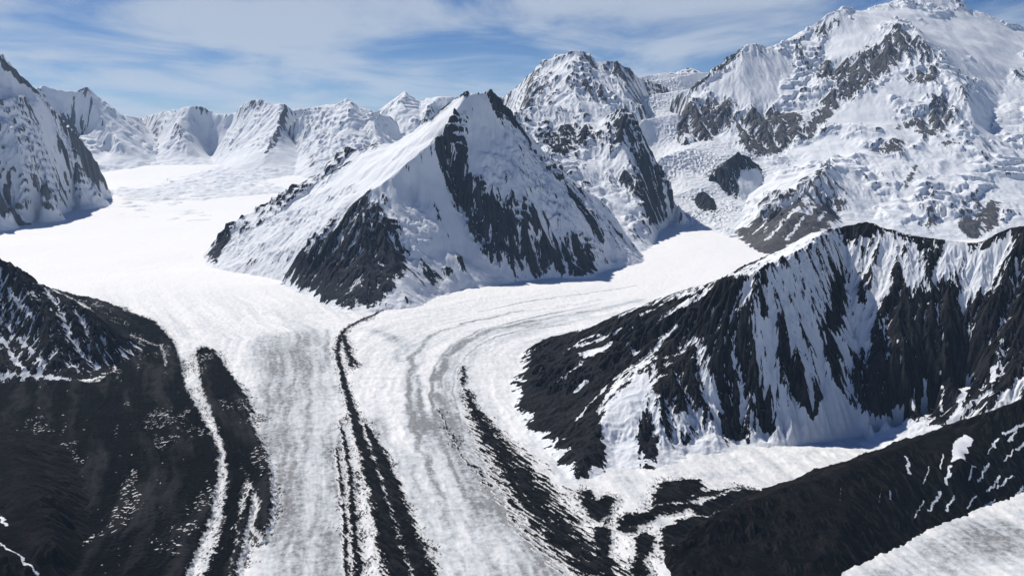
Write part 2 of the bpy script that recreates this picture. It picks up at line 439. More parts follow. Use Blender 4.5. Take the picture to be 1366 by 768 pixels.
                      [(5056, 12100, 2598), (4584, 11600, 2220), (4213, 11200, 1910), (3858, 10800, 1573), (3517, 10350, 1255), (3198, 9900, 959)],
                      [(1912, 10600, 1217), (1905, 10150, 1000), (2250, 10300, 1042), (2356, 10400, 1103), (2544, 10100, 1000), (2679, 9800, 879), (2938, 9850, 894), (3132, 9900, 959),
                       (3324, 10050, 1083)],
                      [(2157, 11000, 1557), (2068, 10750, 1396), (1947, 10550, 1216)], [(2874, 11600, 2165), (2821, 11150, 1816), (2810, 10700, 1437)],
                      [(2498, 10900, 1534), (2514, 10550, 1303), (2377, 10380, 1102)],
                      [(4412, 12450, 2772), (4195, 12000, 2357), (3852, 11500, 1934), (3445, 10900, 1534), (3127, 10550, 1303), (2926, 10450, 1257)],
                      [(3312, 10000, 1000), (3407, 9500, 867), (3649, 9350, 892), (3846, 9250, 832), (4098, 9200, 795), (4404, 9200, 818), (4807, 9480, 922), (5032, 9650, 984), (5165, 9550, 882),
                       (5376, 9400, 783), (5987, 9300, 653), (7970, 9300, 420)],
                      [(2842, 8500, 506), (2990, 7900, 274), (3260, 7400, 36), (3843, 7300, -14), (4777, 7300, -14), (6347, 7300, -109)], [(3776, 9270, 847), (3692, 8750, 601), (3356, 8150, 320)],
                      [(4807, 9480, 922), (4400, 8850, 633), (3884, 8100, 324)], [(3116, 8800, 811), (2852, 8450, 671), (2647, 8300, 552), (2463, 8180, 455), (2234, 8080, 326), (2017, 8010, 189)],
                      [(2852, 8450, 671), (2613, 8000, 434), (2246, 7420, 255), (1958, 7080, 126)], [(2540, 8150, 389), (2235, 7780, 252), (1941, 7320, 153)],
                      [(2632, 8250, 534), (2391, 7880, 356), (2108, 7480, 198)], [(2895, 8350, 549), (2639, 7780, 338), (2306, 7200, 185)],
                      [(6274, 11500, 1842), (5976, 11000, 1583), (5646, 10600, 1347), (5307, 10000, 1082)], [(6632, 11800, 1977), (6606, 11500, 1842), (6213, 11000, 1583), (5767, 10500, 1344)],
                      [(1976, 7976, 169), (1940, 7437, 142), (1900, 6931, 117), (2012, 6609, 100), (2248, 6314, 86), (2728, 6176, 79), (3256, 6176, 79), (4047, 6176, 79), (5046, 5796, 60)]],
            'bounds': (1750.0, 11412.0, 5646.0, 15000.0),
            'paint': [('poly', [(2053, 11148), (2165, 10802), (2415, 10933), (2630, 10845), (2570, 10487), (2418, 10412), (2226, 10184), (2101, 10197), (2059, 10340), (1902, 10368)], 75.1, 1.35),
                      ('poly', [(2646, 10558), (2870, 10577), (3147, 10630), (3405, 10549), (3202, 10044), (3081, 9928), (2910, 9754), (2677, 9735), (2559, 9985), (2550, 10237)], 72.4, 1.35),
                      ('poly', [(3259, 10175), (3517, 10409), (3679, 10434), (3551, 10194), (3355, 10019), (3205, 9935)], 45.2, 1.1),
                      ('poly',
                       [(4927, 11772), (5095, 11713), (5050, 11429), (4498, 10989), (4027, 10655), (3672, 10359), (3434, 10275), (3662, 10733), (3965, 11001), (3785, 11148), (3887, 11441),
                        (4185, 11391), (4575, 11578)],
                       78.9, 1.3),
                      ('poly', [(5031, 11625), (5126, 11535), (5179, 11238), (5118, 10842), (4999, 10892), (4968, 11263)], 49.8, 0.75),
                      ('poly', [(4651, 10799), (4746, 10933), (4936, 10961), (5087, 10898), (4952, 10680), (4750, 10671)], 48.0, 1.1),
                      ('poly', [(5111, 11494), (5243, 11444), (5465, 11504), (5275, 11123), (5149, 11129)], 40.3, 0.7),
                      ('poly', [(4187, 9925), (4421, 10097), (4732, 10253), (4987, 10409), (5011, 10268), (4851, 9975), (4603, 9744), (4432, 9685), (4398, 9935)], 62.3, 1.1),
                      ('poly', [(4516, 9542), (4672, 9679), (4880, 9738), (4765, 9539), (4583, 9479)], 42.6, 0.9),
                      ('poly', [(3771, 9504), (3919, 9610), (4103, 9710), (4226, 9610), (4106, 9414), (3897, 9379)], 42.3, 1.0), ('line', [(5509, 10571), (5452, 10262), (5410, 10006)], 45.6, 0.9),
                      ('poly', [(6333, 11494), (6715, 11844), (6466, 11273), (6287, 11323)], 40.8, 1.0),
                      ('poly', [(2874, 11606), (3028, 11650), (3124, 11569), (3047, 11519), (2842, 11451)], 30.8, 0.0),
                      ('poly', [(3957, 12118), (4192, 12315), (4335, 12268), (4272, 12124), (4094, 12056)], 54.0, 0.9), ('line', [(2556, 11288), (2692, 11413), (2876, 11606)], 50.8, 1.1),
                      ('line', [(2710, 11267), (2862, 11416)], 30.2, 0.8), ('line', [(2238, 11192), (2432, 11257)], 39.9, 0.9), ('line', [(3709, 11940), (3705, 11728)], 42.0, 0.8),
                      ('poly',
                       [(2878, 8528), (3336, 9342), (2982, 8565), (2700, 8182), (2443, 7836), (2609, 7876), (2708, 7670), (2305, 7196), (2010, 6800), (1951, 7053), (1956, 7499), (2025, 8151),
                        (2156, 8038), (2457, 8160)],
                       56.2, 1.25),
                      ('line', [(2914, 8484), (2594, 8169), (2377, 8119)], 18.3, -1.8),
                      ('poly',
                       [(4056, 11865), (4480, 12286), (5342, 12938), (5959, 13144), (6650, 13213), (7445, 13328), (8044, 12945), (6991, 12483), (5620, 11045), (5229, 10973), (5152, 11385),
                        (5205, 12339), (4597, 11772), (4096, 11394)],
                       86.8, -0.6),
                      ('poly', [(2372, 7864), (2656, 8147), (3117, 8481), (3082, 8160), (2643, 7474), (2305, 7196)], 56.0, 0.5), ('line', [(2584, 7995), (2288, 7567), (2115, 7349)], 13.6, -1.5),
                      ('line', [(2518, 8135), (2260, 7923), (2101, 7717)], 11.3, -1.1), ('line', [(2728, 8041), (2470, 7617), (2278, 7312)], 13.6, -1.4),
                      ('line', [(2827, 8029), (2570, 7545)], 13.8, -1.3), ('poly', [(2651, 8013), (3028, 8425), (3136, 8319), (2799, 7742), (2580, 7477), (2488, 7592)], 56.3, 0.9),
                      ('poly', [(3831, 8375), (4027, 8600), (4010, 8459), (3849, 8316)], 30.0, 1.0), ('line', [(4139, 9167), (3945, 8852), (3792, 8622)], 31.5, 0.9),
                      ('poly', [(4003, 7985), (4286, 8225), (4559, 8494), (4622, 8406), (4373, 7957), (4127, 7754), (3976, 7714)], 43.0, 1.2),
                      ('poly', [(3643, 7938), (3853, 8113), (3976, 8160), (3917, 8082), (3716, 7873)], 35.7, 0.9), ('line', [(4053, 8182), (4372, 8413), (4697, 8684)], 37.4, 0.6),
                      ('poly', [(5531, 10898), (7003, 12508), (5860, 10328), (5177, 9925)], 96.9, -0.5),
                      ('poly', [(3746, 10587), (4523, 10811), (5031, 10558), (4191, 10150), (3509, 9850)], 92.2, -0.5),
                      ('poly', [(5229, 10278), (5487, 10562), (5446, 10197), (5157, 9707), (5028, 9785)], 44.8, -0.8),
                      ('poly', [(2361, 11126), (2890, 11460), (3618, 11700), (3392, 10874), (2809, 10696), (2519, 10995)], 79.1, -0.5)],
            'crumple': [([(3156, 9264), (3678, 9423), (4864, 9445), (5300, 9270), (5933, 9351), (4833, 7499), (3283, 7458), (2628, 7627), (3036, 8453)], 130, 8),
                        ([(5696, 11008), (7572, 12152), (6237, 9863), (5155, 9701)], 140, 20)]},
 'rock_island': {'step': 7,
                 'cell': 14,
                 'seed': 53,
                 'fade': 30,
                 'lump': (160, 12),
                 'gully': (120, 26),
                 'gk': 1.3,
                 'rough': (70, 22),
                 'sink': 600,
                 'toe': (90, 0),
                 'rk_at': 0.7,
                 'rk_bias': -0.12,
                 'speckle': 0.5,
                 'lines': [[(2032, 9250, 709), (2094, 9250, 725), (2131, 9250, 755), (2205, 9300, 754), (2241, 9330, 823), (2301, 9360, 853), (2364, 9400, 899), (2418, 9420, 868), (2505, 9450, 852),
                            (2558, 9460, 789), (2638, 9480, 718), (2724, 9480, 591)],
                           [(2124, 9250, 740), (2144, 9150, 621), (2171, 9050, 511)], [(2372, 9400, 915), (2305, 9250, 678), (2290, 9000, 461)],
                           [(2505, 9450, 867), (2488, 9200, 619), (2405, 9000, 416)],
                           [(2038, 9453, 662), (2120, 9171, 549), (2206, 8966, 423), (2296, 8811, 374), (2501, 9023, 420), (2644, 9171, 549), (2689, 9463, 701), (2595, 9791, 830), (2335, 9723, 798),
                            (2101, 9571, 722), (2038, 9453, 662)]],
                 'bounds': (1882.0, 2874.0, 8661.0, 9941.0),
                 'paint': [('poly', [(2238, 9519), (2369, 9393), (2572, 9463), (2568, 9368), (2342, 9243), (2285, 9087), (2157, 9089), (2109, 9232)], 33.0, 0.45),
                           ('poly', [(2364, 9235), (2581, 9355), (2676, 9287), (2502, 9021), (2271, 8916)], 40.7, -1.5), ('poly', [(2069, 9213), (2169, 9036), (2062, 9160)], 24.3, -0.6)]},
 'icefall_rocks': {'step': 7,
                   'cell': 14,
                   'seed': 57,
                   'fade': 30,
                   'lump': (140, 8),
                   'gully': (80, 12),
                   'rough': (50, 8),
                   'sink': 600,
                   'rk_at': 0.5,
                   'rk_bias': 0.2,
                   'lines': [[(1850, 8900, 512), (1925, 8900, 527), (1955, 8750, 417), (2010, 8580, 284), (2033, 8480, 192)], [(1925, 8900, 527), (1873, 8700, 348), (1804, 8450, 209)],
                             [(1825, 8988, 437), (1787, 8630, 291), (1744, 8333, 181), (1872, 8273, 172), (2005, 8185, 181), (2044, 8480, 267), (2048, 8936, 418), (2003, 9126, 521), (1879, 9118, 506),
                              (1825, 8988, 437)]],
                   'bounds': (1594.0, 2198.0, 8035.0, 9276.0),
                   'paint': [('poly', [(1892, 9102), (2004, 9092), (2022, 8637), (2013, 8340), (1822, 8369), (1874, 8703)], 30.9, 0.7)]},
 'rock_wall': {'step': 2.5,
               'cell': 12,
               'seed': 71,
               'fade': 60,
               'sink': 120,
               'crest': (0,),
               'apron': 26,
               'lump': (260, 9),
               'gully': (150, 22),
               'gk': 1.9,
               'goct': 5,
               'ggain': 0.46,
               'speckle': 0.45,
               'rough': (45, 7),
               'calm': 0.55,
               'rk_slope': 0.4,
               'rk_at': 1.0,
               'rk_bias': 0.08,
               'rk_gul': 0.5,
               'rk_fine': 0.9,
               'rk_noise': 0.55,
               'rk_size': 60,
               'rk_conv': 0.3,
               'lines': [[(-23, 3830, -37), (3, 3980, -17), (60, 4080, 23), (114, 4120, 50), (186, 4130, 84), (306, 4080, 131), (472, 4000, 218), (620, 3860, 313), (736, 3700, 387), (783, 3560, 429),
                          (828, 3470, 473), (890, 3450, 497), (979, 3490, 539), (1075, 3540, 575), (1149, 3570, 605), (1211, 3580, 641), (1269, 3590, 649), (1357, 3650, 658), (1414, 3640, 675),
                          (1450, 3630, 685), (1473, 3610, 677), (1512, 3590, 658), (1560, 3560, 649), (1633, 3520, 635), (1710, 3480, 627), (1785, 3450, 609), (1832, 3430, 621), (1872, 3410, 646),
                          (1908, 3400, 667), (1956, 3380, 681), (2105, 3330, 705), (2280, 3300, 725), (2660, 3250, 712), (3175, 3200, 624), (3571, 3150, 384)],
                         [(773, 3380, 457), (845, 3270, 492), (921, 3280, 527), (1007, 3310, 563), (1084, 3360, 588), (1174, 3440, 622), (1263, 3540, 648)],
                         [(783, 3560, 429), (699, 3430, 360), (600, 3360, 284), (469, 3230, 183), (349, 3020, 87), (266, 2820, 18), (209, 2640, -31)],
                         [(620, 3860, 313), (470, 3700, 212), (318, 3420, 120), (209, 3100, 34), (154, 2800, -26)],
                         [(845, 3270, 492), (806, 3210, 401), (768, 3150, 301), (732, 3090, 177), (749, 3030, 70), (778, 2920, -38)],
                         [(775, 3520, 423), (689, 3300, 297), (590, 3130, 194), (514, 2980, 99), (463, 2840, 11), (418, 2690, -41)],
                         [(1007, 3310, 563), (1018, 3230, 425), (1023, 3160, 327), (1050, 3080, 207), (1075, 3000, 79)], [(921, 3280, 527), (904, 3160, 355), (917, 3085, 206), (937, 2995, 67)],
                         [(1174, 3440, 622), (1171, 3320, 467), (1150, 3190, 292), (1118, 3070, 127)], [(1357, 3650, 658), (1324, 3460, 445), (1300, 3290, 270), (1274, 3130, 138), (1256, 3000, 38)],
                         [(1560, 3560, 649), (1492, 3370, 459), (1449, 3210, 288), (1421, 3060, 130), (1418, 3000, 60)], [(1710, 3480, 627), (1643, 3310, 440), (1592, 3160, 271), (1545, 3010, 117)],
                         [(1832, 3430, 621), (1780, 3270, 447), (1737, 3130, 306), (1666, 3000, 174), (1559, 2930, 87)], [(1956, 3380, 681), (1890, 3200, 459), (1834, 3040, 299)],
                         [(1519, 2920, 48), (1599, 2910, 107), (1705, 2930, 180), (1836, 2950, 267), (2030, 2950, 372)], [(1462, 2990, 41), (1520, 3040, 108), (1562, 3130, 222)],
                         [(1314, 3010, 35), (1342, 3080, 124), (1365, 3180, 238)], [(1153, 3000, 11), (1168, 3070, 99)], [(877, 2950, -27), (859, 3020, 87)],
                         [(594, 2830, -50), (598, 2930, 34), (608, 3040, 136)], [(326, 2680, -57), (349, 2850, 8), (399, 3000, 93)],
                         [(-23, 3723, -18), (-28, 3543, -24), (3, 3195, -34), (55, 2948, -42), (114, 2736, -48), (151, 2605, -52), (209, 2555, -53), (303, 2582, -53), (408, 2593, -52),
                          (519, 2699, -49), (660, 2792, -46), (795, 2838, -45), (967, 2906, -43), (1147, 2977, -41), (1329, 3037, -39), (1511, 3083, -38), (1621, 3114, -37)]],
               'bounds': (-178.0, 3721.0, 2405.0, 4550.0),
               'paint': [('poly',
                          [(-23, 3820), (25, 4051), (186, 4130), (465, 3943), (780, 3547), (734, 3458), (643, 3362), (547, 3385), (477, 3289), (366, 3185), (310, 3025), (285, 2899), (320, 2808),
                           (295, 2728), (251, 2639), (190, 2612), (116, 2786), (19, 3134), (-28, 3592)],
                          26.2, 1.6),
                         ('poly', [(667, 3577), (797, 3486), (724, 3485), (608, 3412), (563, 3493)], 12.4, -2.4), ('line', [(254, 3803), (377, 3726), (456, 3718), (514, 3567)], 11.5, -2.3),
                         ('line', [(225, 3762), (305, 3830), (383, 3786)], 8.4, -2.2), ('line', [(551, 3720), (683, 3667), (765, 3544)], 10.3, -2.3),
                         ('poly', [(271, 3672), (367, 3624), (425, 3644), (397, 3550), (299, 3553)], 9.6, -2.3), ('line', [(216, 3449), (290, 3516)], 12.4, -2.3),
                         ('line', [(253, 3287), (285, 3306)], 14.6, -2.3), ('line', [(177, 3439), (195, 3440)], 9.2, -2.0), ('line', [(225, 3012), (290, 3102), (347, 3182)], 7.7, -2.2),
                         ('line', [(326, 3054), (366, 3107), (393, 3150)], 8.3, -2.2), ('line', [(454, 3383), (482, 3326)], 14.9, -2.0), ('line', [(486, 3468), (455, 3457)], 12.3, -2.0),
                         ('line', [(466, 3623), (498, 3564)], 9.6, -1.8), ('line', [(597, 3335), (627, 3348)], 11.9, -1.5), ('line', [(132, 2868), (153, 2944)], 6.4, -1.8),
                         ('poly', [(295, 2924), (339, 2997), (409, 3084), (458, 3152), (489, 3138), (440, 2969), (413, 2802), (382, 2656), (270, 2597), (322, 2754)], 15.5, -2.2),
                         ('poly', [(493, 3055), (509, 2914), (530, 2831), (567, 2762), (466, 2663), (493, 2775), (487, 2881)], 12.6, -1.8),
                         ('poly', [(436, 2939), (478, 2983), (489, 2878), (489, 2745), (444, 2672), (400, 2702), (418, 2800)], 10.0, 1.2), ('line', [(394, 2807), (388, 2756)], 9.9, 1.3),
                         ('poly',
                          [(828, 3472), (814, 3255), (807, 3209), (833, 3134), (873, 3067), (836, 3012), (829, 2921), (781, 2880), (736, 2974), (740, 3059), (693, 3099), (626, 3017), (539, 2973),
                           (523, 3039), (523, 3220), (593, 3312), (734, 3458)],
                          19.4, 0.75),
                         ('line', [(691, 3235), (705, 3092), (702, 3003)], 19.3, -1.1), ('poly', [(563, 2953), (634, 2986), (608, 2914), (566, 2891)], 13.0, -1.2),
                         ('line', [(791, 3126), (814, 3057), (819, 2989)], 10.9, -1.0),
                         ('poly', [(740, 3059), (776, 3038), (793, 2991), (813, 2926), (769, 2876), (751, 2951), (737, 3013)], 10.6, 1.2),
                         ('poly',
                          [(857, 3263), (1052, 3461), (1215, 3562), (1363, 3640), (1324, 3563), (1214, 3359), (1153, 3204), (1134, 3110), (1069, 3046), (1016, 3110), (998, 3170), (958, 3092),
                           (945, 3027), (895, 3069), (871, 3130), (849, 3197)],
                          20.2, -1.15),
                         ('poly', [(971, 3178), (998, 3170), (1010, 3101), (1036, 3027), (1070, 2994), (1039, 2981), (1004, 3031), (984, 3079), (967, 3132)], 10.9, 1.9),
                         ('line', [(938, 3279), (922, 3207), (929, 3182)], 10.0, 1.2), ('line', [(848, 3071), (871, 3028), (890, 2991)], 16.1, 1.4),
                         ('poly', [(870, 2995), (906, 2993), (910, 2964), (884, 2962)], 10.6, 1.2),
                         ('poly', [(1350, 3647), (1448, 3627), (1468, 3604), (1458, 3582), (1412, 3604), (1367, 3584), (1358, 3614)], 12.8, 2.4),
                         ('poly', [(1264, 3426), (1342, 3519), (1368, 3488), (1301, 3389), (1199, 3235), (1183, 3252), (1218, 3323)], 15.0, 1.3),
                         ('line', [(1391, 3490), (1372, 3414), (1353, 3387)], 12.2, 1.2), ('line', [(1447, 3573), (1409, 3526)], 12.6, 1.0),
                         ('poly', [(1359, 3597), (1464, 3583), (1556, 3549), (1512, 3466), (1427, 3345), (1365, 3241), (1267, 3192), (1189, 3147), (1285, 3386)], 24.1, -0.95),
                         ('poly', [(1529, 3556), (1712, 3484), (1890, 3391), (2126, 3317), (2070, 3207), (1839, 3273), (1628, 3357), (1478, 3373)], 29.9, -0.38),
                         ('poly', [(1594, 3522), (1657, 3508), (1668, 3474), (1615, 3469)], 12.4, 1.3), ('poly', [(1636, 3452), (1689, 3469), (1655, 3411), (1608, 3381)], 12.2, 1.2),
                         ('poly', [(1555, 3483), (1598, 3487), (1568, 3378), (1528, 3330), (1527, 3388)], 12.1, -1.3),
                         ('poly', [(1708, 3474), (1775, 3440), (1704, 3372), (1658, 3347), (1635, 3362)], 15.1, -1.6),
                         ('poly', [(1791, 3411), (1872, 3378), (1833, 3343), (1736, 3279), (1698, 3285), (1732, 3348)], 14.8, -1.6),
                         ('poly', [(1495, 3476), (1535, 3411), (1528, 3353), (1479, 3333), (1464, 3386)], 18.1, 0.6),
                         ('poly',
                          [(1427, 3345), (1539, 3346), (1601, 3323), (1655, 3355), (1684, 3285), (1721, 3248), (1816, 3251), (1930, 3323), (2003, 3286), (1845, 2969), (1768, 2978), (1611, 2936),
                           (1521, 2927), (1462, 2935), (1491, 3099), (1392, 3072), (1361, 3057), (1288, 3043), (1252, 3059), (1229, 3162), (1301, 3248), (1374, 3268)],
                          25.2, 0.95),
                         ('line', [(1499, 3133), (1491, 3099)], 9.7, -2.2), ('line', [(1553, 3109), (1499, 2995)], 8.1, -2.0), ('line', [(1649, 3116), (1545, 2954), (1505, 2930)], 9.3, -2.2),
                         ('line', [(1458, 3112), (1421, 3023)], 6.8, -1.6), ('line', [(1747, 3097), (1703, 3028), (1669, 2995)], 10.8, -1.8),
                         ('line', [(1499, 2916), (1594, 2954), (1665, 2972)], 6.5, -1.8), ('line', [(1532, 2871), (1633, 2879), (1702, 2920), (1751, 2924)], 10.3, -2.2),
                         ('line', [(1429, 3195), (1425, 3138)], 7.0, -1.4),
                         ('poly',
                          [(1131, 3068), (1156, 3092), (1190, 3081), (1234, 3040), (1271, 3036), (1292, 3054), (1315, 3041), (1379, 3073), (1404, 3074), (1388, 2988), (1425, 2935), (1481, 2911),
                           (1500, 2881), (1279, 2919), (1077, 2926), (508, 2634), (466, 2663), (557, 2843), (616, 2886), (720, 2981), (720, 2896), (774, 2854), (834, 2942), (862, 2981), (873, 2921),
                           (935, 2984), (995, 3011), (1055, 2989)],
                          10.5, -2.3),
                         ('line', [(695, 2861), (715, 2984), (728, 3039)], 13.1, -1.6), ('line', [(921, 2924), (954, 3007), (969, 3046)], 15.9, -1.2),
                         ('line', [(1126, 3018), (1137, 3078), (1145, 3120)], 10.9, -1.6), ('line', [(825, 2923), (840, 3007), (862, 3066)], 10.6, -1.4),
                         ('line', [(869, 3643), (874, 3387), (1065, 3505), (1210, 3577), (1262, 3588)], 9.4, -2.5)],
               'crumple': [([(1100, 3468), (1276, 3536), (1196, 3310), (1163, 3155), (1092, 3134), (1079, 3249)], 16, 9)]},
 'scree_ridge': {'step': 3,
                 'cell': 11,
                 'seed': 81,
                 'fade': 25,
                 'sink': 80,
                 'lump': (160, 7),
                 'gully': (95, 13),
                 'gk': 1.5,
                 'goct': 4,
                 'rough': (34, 5),
                 'speckle': 0.3,
                 'rk_at': -2,
                 'rk_bias': 0.9,
                 'rk_gul': 0.1,
                 'rk_noise': 0.35,
                 'rk_size': 60,
                 'lines': [[(387, 2090, -46), (429, 2150, -23), (485, 2190, 8), (552, 2230, 26), (644, 2280, 41), (767, 2350, 51), (892, 2410, 61), (1029, 2490, 76), (1182, 2590, 82),
                            (1324, 2700, 85), (1445, 2800, 79), (1516, 2800, 113), (1576, 2780, 147), (1654, 2770, 187), (1808, 2780, 260), (1983, 2800, 329), (2384, 2850, 355), (2789, 2880, 310),
                            (3177, 2880, 233)],
                           [(410, 2166, -63), (525, 2376, -57), (721, 2555, -51), (1017, 2754, -45), (1287, 2934, -40), (1474, 3074, -36)], [(1029, 2490, 76), (902, 2260, 24), (808, 2100, -27)],
                           [(767, 2350, 51), (640, 2180, -4), (548, 2040, -47)], [(1445, 2800, 79), (1338, 2510, 57)], [(552, 2230, 26), (469, 2110, -22), (402, 2000, -46)],
                           [(383, 2100, -67), (376, 1974, -71), (416, 1847, -75), (638, 1908, -73), (827, 2044, -69), (965, 2154, -65), (1135, 2271, -62), (1322, 2396, -58), (1526, 2507, -55),
                            (1775, 2640, -51), (2068, 2792, -46), (2751, 3074, -38), (3332, 3114, -37)]],
                 'bounds': (226.0, 3482.0, 1697.0, 3274.0),
                 'paint': [('poly', [(1380, 2666), (1450, 2737), (1469, 2701), (1399, 2608), (1364, 2547), (1342, 2550), (1312, 2534)], 5.1, -1.6), ('line', [(1310, 2529), (1273, 2473)], 4.4, -1.8),
                           ('line', [(1246, 2447), (1179, 2378)], 4.3, -1.7), ('line', [(1283, 2446), (1237, 2392)], 3.9, -1.5), ('line', [(1402, 2488), (1487, 2570)], 4.0, -1.6),
                           ('line', [(1449, 2519), (1534, 2584)], 3.6, -1.5), ('line', [(1565, 2706), (1635, 2726)], 7.2, -1.6), ('line', [(1569, 2689), (1608, 2706)], 5.3, -1.5),
                           ('line', [(1190, 2554), (1165, 2478)], 4.9, -1.9), ('line', [(1075, 2392), (1060, 2359)], 3.8, -1.5), ('line', [(1515, 2673), (1541, 2702)], 4.8, -1.6),
                           ('line', [(1384, 2505), (1462, 2601)], 4.1, -1.5), ('line', [(1485, 2497), (1551, 2554)], 4.5, -1.5), ('line', [(692, 2092), (813, 2115), (912, 2171)], 3.8, -1.1),
                           ('line', [(1348, 2492), (1405, 2570)], 3.1, -1.5), ('line', [(1481, 2639), (1517, 2683)], 3.1, -1.4), ('line', [(1201, 2462), (1250, 2534)], 2.7, -1.4),
                           ('line', [(1118, 2327), (1179, 2408)], 2.9, -1.4), ('line', [(1020, 2339), (1048, 2390)], 2.5, -1.3), ('line', [(1311, 2419), (1356, 2459)], 3.0, -1.5),
                           ('line', [(1528, 2629), (1572, 2661)], 3.3, -1.5), ('line', [(1581, 2660), (1617, 2685)], 4.7, -1.6), ('line', [(1362, 2432), (1421, 2479)], 3.1, -1.4),
                           ('line', [(899, 2306), (923, 2365)], 2.3, -1.3), ('line', [(1280, 2526), (1312, 2583)], 3.4, -1.5), ('line', [(935, 2234), (975, 2297)], 2.2, -1.2)]},
 'icy_mountain': {'terrace': (80, 0.9, -0.25),
                  'calm': 0.3,
                  'rk_slope': 0.1,
                  'step': 7.5,
                  'cell': 33,
                  'seed': 91,
                  'fade': 120,
                  'lump': (420, 60),
                  'gully': (260, 11),
                  'gk': 1.4,
                  'goct': 3,
                  'rough': (110, 30),
                  'serac': (70, 26, -0.2),
                  'rk_at': 1.15,
                  'rk_bias': -0.8,
                  'rk_gul': 0.1,
                  'rk_fine': 0.15,
                  'rk_noise': 0.55,
                  'lines': [[(-7484, 9300, 2052), (-5996, 9500, 2225), (-5686, 9600, 2048), (-5443, 9700, 1896), (-5372, 9800, 1796), (-5300, 9900, 1669), (-5200, 10100, 1470), (-5144, 10350, 1229),
                             (-5050, 10600, 983), (-4981, 10780, 768), (-4943, 10880, 549), (-4948, 10960, 344)],
                            [(-5208, 9200, 1361), (-5139, 9500, 1404), (-5140, 9900, 1437)], [(-5576, 9100, 1630), (-5345, 9480, 1602), (-5277, 9780, 1558)],
                            [(-5200, 10100, 1470), (-4963, 9880, 1081), (-4810, 9930, 713), (-4885, 10450, 375)], [(-5202, 9180, 1301), (-4865, 8920, 926), (-4639, 8860, 596), (-4533, 8970, 289)],
                            [(-6815, 8300, 932), (-5121, 8480, 930), (-4787, 8320, 502), (-4779, 8530, 324), (-4666, 8600, 224)],
                            [(-6213, 7286, 134), (-4726, 7286, 134), (-4972, 8597, 200), (-4773, 8396, 190), (-4694, 8649, 202), (-4700, 8917, 216), (-4711, 9320, 236), (-4927, 10101, 275),
                             (-4926, 10605, 302), (-4893, 10896, 320), (-5093, 11483, 361)]],
                  'bounds': (-7634.0, -4383.0, 7136.0, 12983.0),
                  'paint': [('line', [(-5404, 9706), (-5350, 9797), (-5270, 9928), (-5165, 10014)], 35.0, 1.2), ('line', [(-5124, 10306), (-5037, 10567), (-4972, 10844), (-5018, 11068)], 38.0, 1.0),
                            ('line', [(-5019, 10501), (-4961, 10643), (-4719, 10283)], 46.5, 1.1), ('poly', [(-5098, 8961), (-4960, 8826), (-4877, 8705), (-4763, 8259)], 54.0, 1.1),
                            ('line', [(-4773, 8280), (-4755, 8479), (-4672, 8583)], 37.5, 1.4), ('line', [(-4881, 9663), (-4788, 9530)], 34.1, 0.7),
                            ('line', [(-5107, 9520), (-5089, 9754)], 34.2, 0.6), ('line', [(-4872, 9253), (-4632, 8840)], 32.1, 0.7),
                            ('poly', [(-5381, 9550), (-5157, 9940), (-5139, 9801), (-5251, 9294)], 34.2, -1.2)],
                  'crumple': [([(-5499, 8932), (-5131, 9879), (-5037, 10524), (-4719, 10283), (-4612, 8754), (-4775, 8290), (-5110, 8167)], 70, 40)]},
 'far_mountain': {'terrace': (100, 0.4, 0.1),
                  'toe': (200, 26),
                  'rk_slope': 0.18,
                  'step': 14,
                  'cell': 50,
                  'fade': 260,
                  'lump': (600, 30),
                  'gully': (360, 30),
                  'gk': 1.4,
                  'goct': 4,
                  'rough': (150, 22),
                  'rk_at': 1.2,
                  'rk_bias': -0.85,
                  'rk_gul': 0.3,
                  'rk_fine': 0.35,
                  'sink': 300,
                  'seed': 101,
                  'lines': [[(-7966, 14500, 1593), (-7799, 14800, 1893), (-7740, 15000, 1941), (-7585, 15100, 1886), (-7324, 15200, 1855), (-7193, 15200, 1917), (-7127, 15200, 1966),
                             (-7092, 15300, 1886), (-7032, 15500, 1709), (-6983, 15800, 1569), (-6964, 16200, 1504), (-6960, 17000, 1460)],
                            [(-7127, 15200, 1966), (-6835, 14950, 1490), (-6545, 14750, 1182), (-6282, 14400, 1000)], [(-7585, 15100, 1886), (-7313, 14960, 1307), (-7020, 14800, 902)],
                            [(-6282, 14400, 1000), (-6518, 14500, 857), (-6278, 13600, 640)], [(-5282, 10750, 311), (-5182, 11335, 350), (-5095, 11927, 396), (-5141, 12674, 465)]],
                  'bounds': (-8116.0, -4945.0, 10600.0, 18400.0),
                  'paint': [('poly', [(-7469, 14938), (-7265, 15019), (-7087, 14915), (-7186, 14746), (-7347, 14699)], 79.2, 1.35), ('line', [(-7218, 15196), (-7069, 15191)], 53.9, 0.6),
                            ('line', [(-7718, 15006), (-7313, 15180)], 40.2, -1)]},
 'far_mountain.001': {'terrace': (100, 0.4, 0.1),
                      'toe': (200, 26),
                      'rk_slope': 0.18,
                      'step': 14,
                      'cell': 50,
                      'fade': 260,
                      'lump': (600, 30),
                      'gully': (360, 30),
                      'gk': 1.4,
                      'goct': 4,
                      'rough': (150, 22),
                      'rk_at': 1.2,
                      'rk_bias': -0.85,
                      'rk_gul': 0.3,
                      'rk_fine': 0.35,
                      'sink': 300,
                      'seed': 102,
                      'lines': [[(-7733, 16500, 1203), (-7528, 17000, 1418), (-7042, 17200, 1465), (-6546, 16500, 1513), (-6080, 16000, 1524), (-5871, 15800, 1556), (-5529, 15700, 1642),
                                 (-5348, 15700, 1616), (-5184, 15700, 1514), (-4894, 15600, 1485), (-4664, 15500, 1596), (-4437, 15400, 1705), (-4217, 15300, 1725), (-4067, 15200, 1634),
                                 (-3790, 15000, 1638), (-3669, 15100, 1544), (-3442, 15200, 1535), (-3230, 15400, 1592), (-2868, 15500, 1508)],
